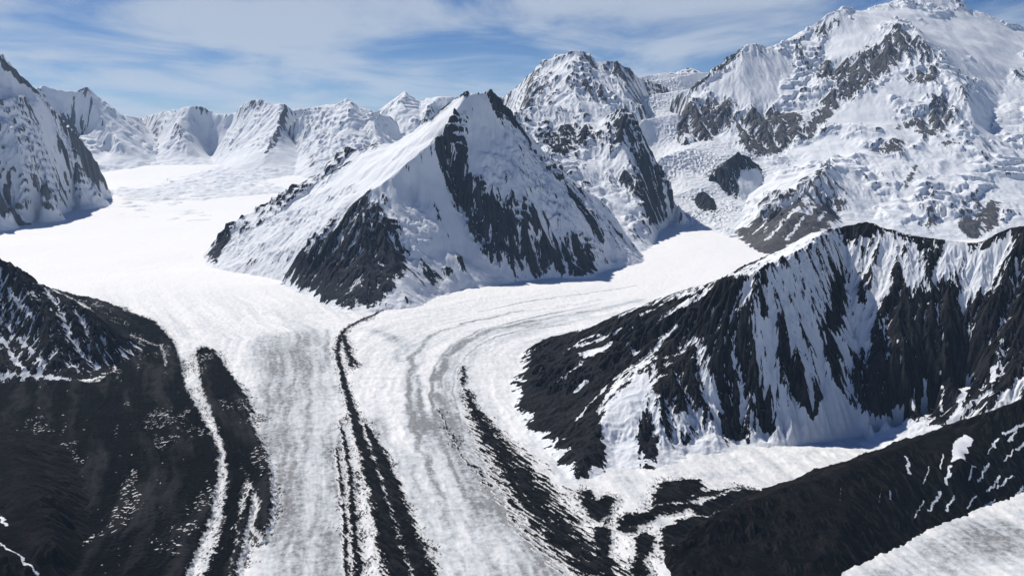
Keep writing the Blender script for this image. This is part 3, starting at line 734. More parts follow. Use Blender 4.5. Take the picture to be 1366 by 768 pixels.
                                [(-5871, 15800, 1543), (-5629, 15200, 1225), (-5349, 14800, 939), (-5153, 14700, 733)],
                                [(-3790, 15000, 1638), (-3725, 14500, 1297), (-3748, 13900, 943), (-3792, 13400, 690), (-3774, 13200, 585)],
                                [(-5462, 15620, 1410), (-5265, 15480, 1064), (-5126, 15250, 773), (-4580, 13900, 563)], [(-4696, 15600, 1562), (-4832, 15500, 1318), (-4990, 15200, 875)],
                                [(-3643, 15080, 1432), (-3561, 14980, 1000), (-3484, 14700, 636)], [(-7045, 17200, 1423), (-6290, 15600, 936), (-5550, 14000, 595), (-5149, 13300, 449)],
                                [(-5380, 11778, 404), (-4434, 10896, 342), (-3934, 11042, 353), (-3464, 11335, 374), (-2965, 11630, 394), (-2437, 11927, 416)],
                                [(-4799, 10101, 275), (-4094, 9260, 233), (-3410, 8701, 205), (-2855, 8808, 210), (-2433, 9504, 245), (-2114, 10316, 286)]],
                      'bounds': (-7883.0, -1964.0, 8551.0, 18600.0),
                      'paint': [('line', [(-3766, 15001), (-3694, 14462), (-3732, 13929), (-3793, 13708)], 50.7, 1.1), ('line', [(-4632, 15380), (-4428, 15363), (-4269, 15243)], 68.0, 0.7),
                                ('line', [(-5481, 15712), (-5252, 15708)], 55.8, 0.5), ('poly', [(-5688, 15454), (-4772, 15390), (-5019, 15082), (-5163, 14770)], 107.7, -0.8),
                                ('poly', [(-3690, 14904), (-3550, 15108), (-3254, 13631), (-3583, 13235)], 75.7, -0.8), ('line', [(-5733, 15279), (-5541, 15011)], 67.2, 0.6),
                                ('line', [(-6429, 16171), (-6046, 15507)], 56.2, 0.5), ('line', [(-4912, 12686), (-4538, 12187)], 44.2, 0.9), ('line', [(-4183, 11215), (-4108, 11403)], 30.1, 0.9),
                                ('line', [(-4653, 12951), (-4336, 12438)], 33.8, 0.6)],
                      'crumple': [([(-5696, 13775), (-5258, 14167), (-4296, 12860), (-3790, 11171), (-3990, 10444), (-4568, 11000)], 110, 48)]},
 'far_mountain.002': {'terrace': (100, 0.4, 0.1),
                      'toe': (200, 26),
                      'rk_slope': 0.18,
                      'step': 14,
                      'cell': 50,
                      'fade': 260,
                      'lump': (600, 30),
                      'gully': (360, 30),
                      'gk': 1.4,
                      'goct': 4,
                      'rough': (150, 22),
                      'rk_at': 1.2,
                      'rk_bias': -0.85,
                      'rk_gul': 0.3,
                      'rk_fine': 0.35,
                      'sink': 300,
                      'seed': 103,
                      'serac': (90, 34, -0.2),
                      'lines': [[(-3617, 14600, 1299), (-3330, 14700, 1481), (-3104, 14800, 1569), (-2795, 14800, 1641), (-2658, 14800, 1701), (-2514, 14800, 1593), (-2345, 14800, 1509),
                                 (-2215, 15000, 1491), (-1958, 15400, 1379)],
                                [(-2658, 14800, 1701), (-2513, 14200, 1349), (-2509, 13600, 944), (-2539, 13000, 624)], [(-3104, 14800, 1569), (-2989, 13900, 1057), (-2867, 13000, 591)],
                                [(-2345, 14800, 1509), (-2163, 14200, 1175), (-2022, 13600, 888)], [(-2892, 11335, 350), (-2414, 11335, 350), (-2036, 11927, 396), (-1522, 12674, 465)]],
                      'bounds': (-3767.0, -1372.0, 11185.0, 16800.0),
                      'paint': [('line', [(-2769, 14658), (-2472, 14686)], 65.1, 0.5), ('poly', [(-3097, 13565), (-2970, 13510), (-2832, 13102), (-2980, 13119)], 47.3, 0.7)]},
 'far_mountain.003': {'terrace': (100, 0.4, 0.1),
                      'toe': (200, 26),
                      'rk_slope': 0.18,
                      'step': 14,
                      'cell': 50,
                      'fade': 260,
                      'lump': (600, 30),
                      'gully': (360, 30),
                      'gk': 1.4,
                      'goct': 4,
                      'rough': (150, 22),
                      'rk_at': 1.2,
                      'rk_bias': -0.85,
                      'rk_gul': 0.3,
                      'rk_fine': 0.35,
                      'sink': 300,
                      'seed': 104,
                      'lines': [[(-2926, 16500, 1203), (-2551, 16800, 1550), (-2295, 17000, 1750), (-2109, 17000, 1874), (-1995, 17000, 1943), (-1872, 17000, 1792), (-1694, 16900, 1718),
                                 (-1502, 16800, 1809), (-1312, 16700, 1859), (-1078, 16700, 1845), (-598, 16800, 1755)],
                                [(-1995, 17000, 1943), (-2056, 16200, 1531), (-2117, 15600, 1192), (-2078, 14800, 817)], [(-1312, 16700, 1859), (-1634, 16000, 1459), (-1868, 15700, 1258)],
                                [(-1694, 16900, 1718), (-1588, 15500, 1127)], [(-2202, 12299, 429), (-1629, 12674, 465), (-909, 13049, 504), (-259, 13427, 546)]],
                      'bounds': (-3076.0, -109.0, 12149.0, 18400.0),
                      'paint': [('line', [(-1692, 15913), (-1392, 16305)], 57.2, 0.6)]},
 'far_mountain.004': {'terrace': (100, 0.4, 0.1),
                      'toe': (200, 26),
                      'rk_slope': 0.18,
                      'step': 14,
                      'cell': 50,
                      'fade': 260,
                      'lump': (600, 30),
                      'gully': (360, 30),
                      'gk': 1.4,
                      'goct': 4,
                      'rough': (150, 22),
                      'rk_at': 1.2,
                      'rk_bias': -0.85,
                      'rk_gul': 0.3,
                      'rk_fine': 0.35,
                      'sink': 300,
                      'seed': 105,
                      'lines': [[(-2488, 14000, 1000), (-2278, 14200, 1291), (-2206, 14200, 1349), (-2068, 14200, 1210), (-1929, 14200, 1093), (-1695, 14200, 942)],
                                [(-2206, 14200, 1349), (-2019, 13600, 1000), (-1856, 13200, 727)], [(-2305, 12299, 429), (-1892, 12299, 429), (-1309, 12674, 465)]],
                      'bounds': (-2638.0, -1159.0, 12149.0, 15600.0),
                      'paint': []},
 'far_mountain.005': {'terrace': (100, 0.4, 0.1),
                      'toe': (200, 26),
                      'rk_slope': 0.18,
                      'step': 14,
                      'cell': 50,
                      'fade': 260,
                      'lump': (600, 30),
                      'gully': (360, 30),
                      'gk': 1.4,
                      'goct': 4,
                      'rough': (150, 22),
                      'rk_at': 1.2,
                      'rk_bias': -0.85,
                      'rk_gul': 0.3,
                      'rk_fine': 0.35,
                      'sink': 300,
                      'seed': 106,
                      'lines': [[(2073, 15500, 1985), (2465, 16000, 2197), (2661, 16000, 2261), (2899, 16000, 2235), (3056, 16000, 2274), (3187, 16000, 2287), (3322, 16000, 2197),
                                 (3413, 15500, 2072)],
                                [(2860, 16000, 2235), (2693, 15400, 2053)], [(3187, 16000, 2287), (3112, 15400, 2065)]],
                      'bounds': (1923.0, 3563.0, 15250.0, 17400.0),
                      'paint': [('poly', [(2724, 15981), (3214, 15938), (3252, 15649), (2691, 15758)], 56.2, 0.8)]},
 'dark_mountain': {'speckle': 0.35,
                   'rk_fine': 0.7,
                   'step': 4,
                   'cell': 14,
                   'seed': 111,
                   'fade': 60,
                   'sink': 100,
                   'lump': (200, 10),
                   'gully': (110, 20),
                   'gk': 1.6,
                   'goct': 4,
                   'rough': (40, 5),
                   'rk_at': -1,
                   'rk_slope': 0.1,
                   'rk_bias': 0.35,
                   'rk_gul': 0.4,
                   'rk_noise': 0.4,
                   'rk_size': 60,
                   'lines': [[(-3515, 4200, 471), (-2757, 4250, 501), (-2567, 4230, 474), (-2444, 4200, 453), (-2374, 4200, 431), (-2263, 4180, 358), (-2174, 4170, 294), (-2095, 4150, 262),
                              (-2012, 4120, 224), (-1929, 4060, 164), (-1871, 4020, 91), (-1826, 3960, 16), (-1808, 3930, -26)],
                             [(-2374, 4200, 431), (-2188, 4020, 250), (-2015, 3860, 110), (-1915, 3740, 4)], [(-2012, 4120, 224), (-1920, 3980, 117), (-1852, 3850, -8)],
                             [(-2423, 4150, 370), (-2261, 3950, 159), (-2102, 3760, 32)],
                             [(-3038, 3464, -26), (-2405, 3564, -23), (-2172, 3647, -21), (-1993, 3669, -20), (-1865, 3669, -20), (-1749, 3626, -21), (-1757, 3803, -16), (-1772, 3898, -13)]],
                   'bounds': (-3665.0, -1599.0, 3314.0, 4600.0),
                   'paint': [('line', [(-2298, 3892), (-2181, 3789), (-2094, 3712)], 8.4, -0.9), ('line', [(-2064, 3785), (-2051, 3722)], 7.3, -1.2),
                             ('line', [(-2367, 4106), (-2261, 4028), (-2188, 3982)], 7.2, -1.0), ('line', [(-2221, 4161), (-2145, 4108)], 7.3, -0.7),
                             ('line', [(-2224, 3910), (-2118, 3829)], 6.9, -0.9), ('line', [(-2337, 3972), (-2274, 3943)], 7.0, -0.9),
                             ('line', [(-2196, 3693), (-2080, 3716), (-1911, 3698)], 9.9, -1.1), ('line', [(-2060, 3995), (-2010, 3958)], 5.6, -0.8)]},
 'scree_hill': {'step': 3,
                'cell': 12,
                'seed': 121,
                'fade': 40,
                'sink': 80,
                'lump': (200, 9),
                'gully': (100, 13),
                'gk': 1.5,
                'goct': 4,
                'rough': (34, 5),
                'speckle': 0.3,
                'rk_at': -2,
                'rk_bias': 0.9,
                'rk_gul': 0.1,
                'rk_noise': 0.3,
                'rk_size': 60,
                'lines': [[(-2132, 2950, 54), (-1862, 2850, 60), (-1661, 2760, 52), (-1522, 2680, 42)], [(-2132, 2950, 54), (-1776, 2400, 53), (-1534, 2050, 37)],
                          [(-1862, 2850, 60), (-1471, 2350, 29), (-1225, 2020, 12)], [(-1661, 2760, 52), (-1314, 2330, 37), (-1136, 2060, 12)],
                          [(-2455, 3325, -30), (-2164, 3325, -30), (-1964, 3280, -32), (-1748, 3195, -34), (-1545, 3037, -39), (-1366, 2792, -46), (-1235, 2555, -53), (-1150, 2329, -60),
                           (-1080, 2119, -66), (-1028, 1941, -72), (-1006, 1760, -77)]],
                'bounds': (-2605.0, -856.0, 1610.0, 3525.0),
                'paint': [('line', [(-1278, 2081), (-1195, 2030), (-1142, 1994)], 3.3, -1.8), ('line', [(-1370, 2245), (-1310, 2173)], 5.9, -1.2),
                          ('line', [(-1354, 2215), (-1280, 2136)], 3.9, -1.1)]}}
DEBRIS = {'moraine': {'rough': 0.45,
             'warp': 0.45,
             'streak': (1.0, 0.6),
             'step': 2.4,
             'amp': 7,
             'seed': 201,
             'strokes': [([(-750, 5099, 11.2), (-783, 4969, 8.7), (-843, 4819, 10.6), (-886, 4643, 14.3), (-884, 4448, 17.6), (-839, 4155, 16.4), (-786, 3934, 13.8), (-730, 3723, 13.1)], 0.56),
                         ([(-812, 4048, 5.3), (-730, 3723, 9.8), (-660, 3464, 12.2), (-561, 3098, 16.3), (-465, 2748, 21.7), (-386, 2460, 23.8), (-317, 2186, 28.8), (-273, 2026, 32.1),
                           (-228, 1847, 35.7)],
                          1.0),
                         ([(-542, 3146, 4.1), (-492, 2999, 13.2), (-443, 2845, 20.0), (-371, 2593, 22.8), (-321, 2410, 23.3), (-256, 2186, 26.9), (-207, 2026, 28.5), (-148, 1847, 29.2)], 1.0),
                         ([(-645, 3195, 2.8), (-602, 3037, 10.7), (-515, 2687, 14.2), (-446, 2362, 16.6), (-376, 2026, 21.4), (-342, 1847, 22.7)], 0.42),
                         ([(-871, 4479, 19.7), (-789, 4155, 21.9), (-722, 3898, 13.7)], 0.62), ([(-744, 4022, 7.1), (-708, 3934, 10.4)], 0.8),
                         ([(-595, 2892, 10.2), (-465, 2329, 12.3), (-406, 2026, 14.2)], 0.3)],
             'cuts': [],
             'polys': []},
 'moraine.001': {'rough': 0.6,
                 'streak': (0.75, 1.25),
                 'step': 2.4,
                 'amp': 7,
                 'seed': 202,
                 'strokes': [([(-225, 3922, 3.4), (-214, 3780, 6.6), (-208, 3615, 6.4)], 0.8),
                             ([(-184, 3564, 6.3), (-170, 3416, 12.0), (-133, 3229, 22.7), (-74, 2999, 36.9), (-7, 2761, 51.0), (50, 2555, 56.2), (100, 2376, 58.5), (154, 2220, 52.7),
                               (211, 2081, 43.9), (259, 1941, 37.5)],
                              0.95),
                             ([(-285, 3325, 3.5), (-222, 3037, 3.2), (-170, 2825, 2.5), (-103, 2699, 4.7), (-77, 2611, 4.6)], 0.35), ([(148, 2138, 9.4), (189, 2044, 12.6)], 0.5)],
                 'cuts': [],
                 'polys': []},
 'moraine.002': {'rough': 0.9,
                 'streak': (0.6, 0.3),
                 'step': 2.4,
                 'amp': 6,
                 'seed': 203,
                 'strokes': [],
                 'cuts': [],
                 'polys': [([(200, 2528), (232, 2555), (248, 2486), (296, 2517), (315, 2486), (279, 2425), (287, 2376), (246, 2352), (218, 2386), (208, 2450)], 1),
                           ([(415, 2486), (452, 2582), (505, 2617), (577, 2628), (588, 2571), (543, 2517), (630, 2555), (668, 2571), (635, 2528), (559, 2486), (477, 2465), (411, 2435)], 1),
                           ([(290, 2329), (317, 2376), (368, 2396), (430, 2445), (521, 2465), (561, 2445), (499, 2405), (420, 2386), (369, 2329), (314, 2302)], 1),
                           ([(522, 2415), (606, 2501), (687, 2555), (745, 2544), (714, 2486), (639, 2450), (557, 2376), (525, 2376)], 1),
                           ([(218, 2275), (257, 2329), (274, 2262), (253, 2178), (264, 2100), (231, 2073), (224, 2158)], 1),
                           ([(326, 2241), (357, 2275), (382, 2249), (360, 2158), (335, 2119), (334, 2062), (303, 2026), (290, 2073), (324, 2150)], 1),
                           ([(298, 2329), (345, 2306), (337, 2275), (294, 2293)], 1), ([(407, 2302), (514, 2376), (589, 2376), (527, 2284), (439, 2198), (395, 2138), (390, 2198)], 0.9)]},
 'debris_ice': {'rough': 0.5,
                'warp': 0.6,
                'streak': (0.5, 0.15),
                'step': 2.6,
                'amp': 10,
                'seed': 204,
                'strokes': [],
                'cuts': [([(-1967, 4479, 31.5), (-1730, 4268, 18.8), (-1562, 3898, 13.7)], 0.55), ([(-1530, 4022, 7.1), (-1432, 3780, 6.6)], 0.6)],
                'polys': [([(-2970, 5655), (-2720, 5437), (-2459, 5272), (-2152, 4969), (-1971, 4783), (-1738, 4417), (-1578, 4088), (-1353, 3564), (-1117, 3114), (-987, 2858), (-907, 2582),
                            (-845, 2329), (-814, 2081), (-772, 1847), (-957, 1760), (-1134, 2008), (-1300, 2329), (-1601, 2640), (-1882, 2640), (-2477, 3195), (-2632, 3669), (-2172, 3647),
                            (-2004, 3690), (-1759, 3647), (-1775, 3874), (-2050, 4448), (-2478, 5118)],
                           1),
                          ([(-1517, 4155), (-1526, 4268), (-1443, 4183), (-1298, 3898), (-1123, 3564), (-985, 3195), (-845, 2892), (-755, 2640), (-682, 2376), (-666, 2241), (-716, 2329), (-737, 2465),
                            (-828, 2640), (-829, 2582), (-762, 2329), (-700, 2051), (-663, 1847), (-715, 1760), (-754, 1974), (-776, 2158), (-818, 2376), (-886, 2640), (-983, 2906), (-1114, 3195),
                            (-1285, 3564)],
                           1),
                          ([(-772, 2376), (-795, 2528), (-792, 2582), (-742, 2376), (-702, 2158), (-665, 1974), (-686, 1974)], 0.8),
                          ([(-1242, 3723), (-1075, 3483), (-948, 3195), (-1043, 3325), (-1176, 3564)], 0.7)]}}
DIRT = [([(530, 5272, 9.3), (158, 4969, 10.9), (-171, 4609, 10.1), (-307, 4268, 9.4), (-356, 3898, 10.3), (-330, 3464, 9.1), (-248, 2963, 10.4), (-142, 2528, 11.1)], 0.7),
 ([(315, 4747, 6.3), (28, 4576, 8.0), (-125, 4386, 7.7), (-205, 4155, 7.3), (-253, 3874, 7.5), (-248, 3543, 7.8), (-191, 3154, 8.3)], 0.75),
 ([(75, 5118, 18.0), (-260, 4783, 21.0), (-418, 4479, 19.7), (-471, 4022, 21.2), (-421, 3464, 18.3), (-327, 2963, 18.2), (-201, 2425, 19.2), (-115, 2008, 21.2)], 0.5),
 ([(829, 5796, 10.2), (459, 5522, 12.1), (78, 5313, 11.7), (-188, 5080, 11.2)], 0.5),
 ([(-1146, 4371, 192.2), (-880, 3564, 188.0), (-697, 2892, 152.5), (-570, 2329, 122.9), (-499, 1941, 119.4)], 0.55),
 ([(819, 5394, 19.0), (511, 5080, 44.7), (153, 4783, 84.1), (-128, 4495, 94.8), (-256, 4155, 95.0), (-276, 3723, 91.7), (-221, 3280, 86.5), (-135, 2892, 81.4)], 0.34),
 ([(-261, 3195, 112.3), (-105, 2761, 133.5), (-6, 2329, 143.4), (65, 1941, 153.5)], 0.52),
 ([(153, 4783, 25.2), (-92, 4609, 32.4), (-238, 4371, 34.6), (-301, 4088, 35.9), (-308, 3723, 39.3), (-274, 3370, 41.5), (-195, 3037, 37.4), (-103, 2699, 42.7), (-6, 2329, 49.1)], 0.66),
 ([(515, 5118, 18.0), (242, 4931, 21.7), (29, 4747, 20.9), (-168, 4527, 15.9), (-288, 4268, 15.0), (-322, 3898, 13.7)], 0.55), ([(-405, 3780, 26.6), (-369, 3370, 29.6), (-289, 3037, 32.0)], 0.5),
 ([(-728, 4609, 56.7), (-532, 4297, 60.4), (-534, 4022, 35.4)], 0.35), ([(-179, 3237, 3.4), (-230, 3370, 3.6), (-289, 3564, 3.8), (-331, 3838, 4.0)], 0.9),
 ([(-513, 3195, 50.6), (-288, 2640, 51.1), (-175, 2081, 43.9)], 0.25), ([(-1669, 6458, 45.4), (-1278, 5458, 28.8), (-1069, 5118, 22.5)], 0.18),
 ([(-98, 4969, 34.9), (163, 5118, 27.0), (538, 5353, 23.5)], 0.18), ([(-1098, 3564, 43.9), (-844, 2963, 36.5), (-656, 2425, 38.4), (-552, 2008, 42.4)], 0.45),
 ([(-975, 4609, 12.2), (-897, 4155, 18.3), (-823, 3898, 17.1)], 0.5), ([(824, 1941, 102.4), (956, 2044, 107.8), (1231, 2220, 107.3), (1510, 2352, 103.4), (1839, 2528, 111.1)], 0.42),
 ([(602, 2640, 23.2), (759, 2699, 23.7), (1065, 2892, 15.3)], 0.12)]
FLOW_LEFT = [(-3152, 8597), (-1752, 5796), (-1047, 4609), (-756, 3564), (-570, 2640), (-446, 1941)]
FLOW_RIGHT = [(1635, 6931), (922, 5458), (515, 5118), (154, 4838), (-167, 4495), (-281, 4155), (-302, 3723), (-233, 3195), (-101, 2640), (33, 2158), (83, 1941)]
FLOW_DEBRIS = [(-2496, 5458), (-1723, 4448), (-1467, 3898), (-1242, 3370), (-1027, 2963), (-903, 2640), (-831, 2329), (-794, 2051), (-747, 1760)]
# ------------------------------------------------------------------ scene, camera, light
sc = bpy.context.scene
col = sc.collection
rad = math.radians
HAZE = 8e-6
sc.view_settings.view_transform = 'Standard'
sc.view_settings.look = 'None'
sc.view_settings.exposure = 0.0
sc.view_settings.gamma = 1.0
sc.render.engine = 'CYCLES'
sc.cycles.use_denoising = True
sc.cycles.max_bounces = 6
sc.cycles.diffuse_bounces = 1
sc.cycles.volume_bounces = 1

cam = bpy.data.objects.new('camera', bpy.data.cameras.new('camera'))
col.objects.link(cam); sc.camera = cam
cam.data.sensor_fit = 'HORIZONTAL'
cam.data.angle = rad(60)
cam.data.clip_start = 5; cam.data.clip_end = 300000
cam.location = (0, 0, 1000)
cam.rotation_euler = (rad(90 - 9.313), 0, 0)

SUN_AZ, SUN_EL = 316.0, 48.0       # compass degrees from +Y, clockwise
sdir = (math.sin(rad(SUN_AZ)) * math.cos(rad(SUN_EL)), math.cos(rad(SUN_AZ)) * math.cos(rad(SUN_EL)), math.sin(rad(SUN_EL)))
sun = bpy.data.objects.new('sun', bpy.data.lights.new('sun', 'SUN'))
col.objects.link(sun)
sun.data.energy = 4.9; sun.data.angle = rad(0.53); sun.data.color = (1.0, 0.94, 0.85)
from mathutils import Vector
sun.rotation_euler = Vector(sdir).to_track_quat('Z', 'Y').to_euler()
sun.location = (0, 0, 8000)

def nodes(tree):
    tree.nodes.clear()
    def N(t, **k):
        n = tree.nodes.new(t)
        for a, v in k.items():
            if a.startswith('i_'): n.inputs[a[2:].replace('_', ' ')].default_value = v
            else: setattr(n, a, v)
        return n
    return N, tree.links.new
def math_node(N, L, op, a, b=None, c=None, clamp=False):
    n = N('ShaderNodeMath', operation=op, use_clamp=clamp)
    for i, v in enumerate((a, b, c)):
        if v is None: continue
        if isinstance(v, (int, float)): n.inputs[i].default_value = v
        else: L(v, n.inputs[i])
    return n.outputs[0]

# sky: Nishita with thin streaks of cirrus, mapped on a flat layer so that they shorten towards the horizon
w = bpy.data.worlds.new('World'); sc.world = w; w.use_nodes = True
N, L = nodes(w.node_tree)
sky = N('ShaderNodeTexSky', sky_type='NISHITA', sun_disc=False, sun_elevation=rad(SUN_EL), sun_rotation=rad(SUN_AZ), altitude=3500.0, air_density=1.0, dust_density=1.0, ozone_density=2.5)
tc = N('ShaderNodeTexCoord')
sep = N('ShaderNodeSeparateXYZ'); L(tc.outputs['Generated'], sep.inputs[0])
zz = math_node(N, L, 'ADD', math_node(N, L, 'MAXIMUM', sep.outputs[2], 0.0), 0.045)
cx = math_node(N, L, 'DIVIDE', sep.outputs[0], zz); cy = math_node(N, L, 'DIVIDE', sep.outputs[1], zz)
cv = N('ShaderNodeCombineXYZ'); L(cx, cv.inputs[0]); L(cy, cv.inputs[1])
mp = N('ShaderNodeMapping'); L(cv.outputs[0], mp.inputs[0])
mp.inputs['Rotation'].default_value = (0, 0, rad(-8)); mp.inputs['Scale'].default_value = (0.75, 0.42, 1); mp.inputs['Location'].default_value = (2.3, 0.6, 0)
n1 = N('ShaderNodeTexNoise', i_Scale=1.0, i_Detail=9.0, i_Roughness=0.58, i_Distortion=0.5); L(mp.outputs[0], n1.inputs['Vector'])
n2 = N('ShaderNodeTexNoise', i_Scale=0.30, i_Detail=3.0); L(mp.outputs[0], n2.inputs['Vector'])
cl = math_node(N, L, 'ADD', n1.outputs[0], math_node(N, L, 'MULTIPLY', math_node(N, L, 'SUBTRACT', n2.outputs[0], 0.5), 0.7))
rmp = N('ShaderNodeMapRange', interpolation_type='SMOOTHSTEP'); L(cl, rmp.inputs[0])
rmp.inputs[1].default_value = 0.33; rmp.inputs[2].default_value = 0.62
thin = N('ShaderNodeMapRange', interpolation_type='SMOOTHSTEP'); L(sep.outputs[2], thin.inputs[0])      # cirrus is seen through its length near the horizon
thin.inputs[1].default_value = 0.12; thin.inputs[2].default_value = 0.55; thin.inputs[3].default_value = 0.80; thin.inputs[4].default_value = 0.0
cf = math_node(N, L, 'MULTIPLY', rmp.outputs[0], thin.outputs[0])
hs = N('ShaderNodeHueSaturation', i_Saturation=1.35, i_Value=1.25, i_Hue=0.513); L(sky.outputs[0], hs.inputs['Color'])
mixc = N('ShaderNodeMix', data_type='RGBA'); L(cf, mixc.inputs[0]); L(hs.outputs[0], mixc.inputs[6]); mixc.inputs[7].default_value = (10.8, 12.0, 13.6, 1)
bg = N('ShaderNodeBackground'); L(mixc.outputs[2], bg.inputs[0]); bg.inputs[1].default_value = 0.05
out = N('ShaderNodeOutputWorld'); L(bg.outputs[0], out.inputs[0])

# ------------------------------------------------------------------ materials
def alpine_material(name, rock_a, rock_b, snow=(0.79, 0.825, 0.87), grain=14.0, streak=0.3, soft=0.10, bump=0.6, amount=0.5, spread=(0.36, 0.64)):
    """snow over rock: the mesh attribute «rock» says where, fine noise breaks its edge"""
    m = bpy.data.materials.new(name); m.use_nodes = True
    N, L = nodes(m.node_tree)
    at = N('ShaderNodeAttribute', attribute_name='rock')
    tc = N('ShaderNodeTexCoord')
    mp = N('ShaderNodeMapping'); L(tc.outputs['Object'], mp.inputs[0]); mp.inputs['Scale'].default_value = (1, 1, streak)
    f = N('ShaderNodeTexNoise', i_Scale=1 / grain, i_Detail=6.0, i_Roughness=0.65); L(mp.outputs[0], f.inputs['Vector'])
    big = N('ShaderNodeTexNoise', i_Scale=1 / (grain * 9), i_Detail=5.0, i_Roughness=0.6); L(tc.outputs['Object'], big.inputs['Vector'])
    v = math_node(N, L, 'ADD', at.outputs['Fac'], math_node(N, L, 'MULTIPLY', math_node(N, L, 'SUBTRACT', f.outputs[0], 0.5), amount * 2))
    r = N('ShaderNodeMapRange', interpolation_type='SMOOTHSTEP'); L(v, r.inputs[0]); r.inputs[1].default_value = -soft; r.inputs[2].default_value = soft
    rc = N('ShaderNodeMix', data_type='RGBA'); rc.inputs[6].default_value = (*rock_a, 1); rc.inputs[7].default_value = (*rock_b, 1)
    tn = N('ShaderNodeAttribute', attribute_name='tone')
    k = N('ShaderNodeMapRange'); L(math_node(N, L, 'ADD', math_node(N, L, 'ADD', math_node(N, L, 'MULTIPLY', big.outputs[0], 0.5), math_node(N, L, 'MULTIPLY', f.outputs[0], 0.5)), math_node(N, L, 'MULTIPLY', tn.outputs['Fac'], 0.30)), k.inputs[0]); k.inputs[1].default_value = spread[0]; k.inputs[2].default_value = spread[1]
    L(k.outputs[0], rc.inputs[0])
    s2 = N('ShaderNodeMix', data_type='RGBA'); s2.inputs[6].default_value = (*snow, 1); s2.inputs[7].default_value = (snow[0] * 0.86, snow[1] * 0.89, snow[2] * 0.92, 1)
    k2 = N('ShaderNodeMapRange'); L(big.outputs[0], k2.inputs[0]); k2.inputs[1].default_value = 0.48; k2.inputs[2].default_value = 0.72; L(k2.outputs[0], s2.inputs[0])
    mx = N('ShaderNodeMix', data_type='RGBA'); L(r.outputs[0], mx.inputs[0]); L(s2.outputs[2], mx.inputs[6]); L(rc.outputs[2], mx.inputs[7])
    b = N('ShaderNodeBsdfPrincipled'); L(mx.outputs[2], b.inputs['Base Color'])
    rg = N('ShaderNodeMapRange'); L(r.outputs[0], rg.inputs[0]); rg.inputs[3].default_value = 0.65; rg.inputs[4].default_value = 0.92; L(rg.outputs[0], b.inputs['Roughness'])
    b.inputs['Specular IOR Level'].default_value = 0.04
    bn = N('ShaderNodeTexNoise', i_Scale=1 / (grain * 0.8), i_Detail=5.0, i_Roughness=0.7); L(tc.outputs['Object'], bn.inputs['Vector'])
    st = N('ShaderNodeMapRange'); L(r.outputs[0], st.inputs[0]); st.inputs[3].default_value = bump * 0.45; st.inputs[4].default_value = min(1.0, bump * 1.3)
    bp = N('ShaderNodeBump', i_Distance=grain * 0.55); L(bn.outputs[0], bp.inputs['Height']); L(st.outputs[0], bp.inputs['Strength']); L(bp.outputs[0], b.inputs['Normal'])
    o = N('ShaderNodeOutputMaterial'); L(b.outputs[0], o.inputs[0])
    return m

def glacier_material():
    m = bpy.data.materials.new('glacier_ice'); m.use_nodes = True
    N, L = nodes(m.node_tree)
    at = N('ShaderNodeAttribute', attribute_name='dirt')
    tc = N('ShaderNodeTexCoord')
    f = N('ShaderNodeTexNoise', i_Scale=1 / 16, i_Detail=7.0, i_Roughness=0.7); L(tc.outputs['Object'], f.inputs['Vector'])
    big = N('ShaderNodeTexNoise', i_Scale=1 / 260, i_Detail=6.0, i_Roughness=0.6); L(tc.outputs['Object'], big.inputs['Vector'])
    a = math_node(N, L, 'MULTIPLY', at.outputs['Fac'], math_node(N, L, 'ADD', math_node(N, L, 'MULTIPLY_ADD', f.outputs[0], 2.6, -0.75), math_node(N, L, 'MULTIPLY', big.outputs[0], 1.1)), clamp=True)
    cr = N('ShaderNodeValToRGB'); L(a, cr.inputs[0])
    e = cr.color_ramp.elements
    e[0].position = 0.0; e[0].color = (0.87, 0.88, 0.89, 1)
    e[1].position = 0.45; e[1].color = (0.585, 0.62, 0.655, 1)
    x = e.new(0.8); x.color = (0.38, 0.405, 0.43, 1)
    x = e.new(1.0); x.color = (0.24, 0.25, 0.26, 1)
    gr = N('ShaderNodeAttribute', attribute_name='grit')
    gm = N('ShaderNodeMapping'); L(tc.outputs['Object'], gm.inputs[0]); gm.inputs['Scale'].default_value = (1.0, 0.45, 1.0)
    gn = N('ShaderNodeTexNoise', i_Scale=1 / 7, i_Detail=4.0, i_Roughness=0.65); L(gm.outputs[0], gn.inputs['Vector'])
    gv = N('ShaderNodeMapRange', interpolation_type='SMOOTHSTEP'); gv.inputs[1].default_value = 0.60; gv.inputs[2].default_value = 0.72
    L(math_node(N, L, 'ADD', gn.outputs[0], math_node(N, L, 'MULTIPLY', gr.outputs['Fac'], 0.62)), gv.inputs[0])
    gx = N('ShaderNodeMix', data_type='RGBA'); L(gv.outputs[0], gx.inputs[0]); L(cr.outputs[0], gx.inputs[6]); gx.inputs[7].default_value = (0.03, 0.03, 0.032, 1)
    b = N('ShaderNodeBsdfPrincipled'); L(gx.outputs[2], b.inputs['Base Color']); b.inputs['Roughness'].default_value = 0.7; b.inputs['Specular IOR Level'].default_value = 0.1
    bp = N('ShaderNodeBump', i_Distance=5.0, i_Strength=0.75); L(f.outputs[0], bp.inputs['Height']); L(bp.outputs[0], b.inputs['Normal'])
    o = N('ShaderNodeOutputMaterial'); L(b.outputs[0], o.inputs[0])
    return m

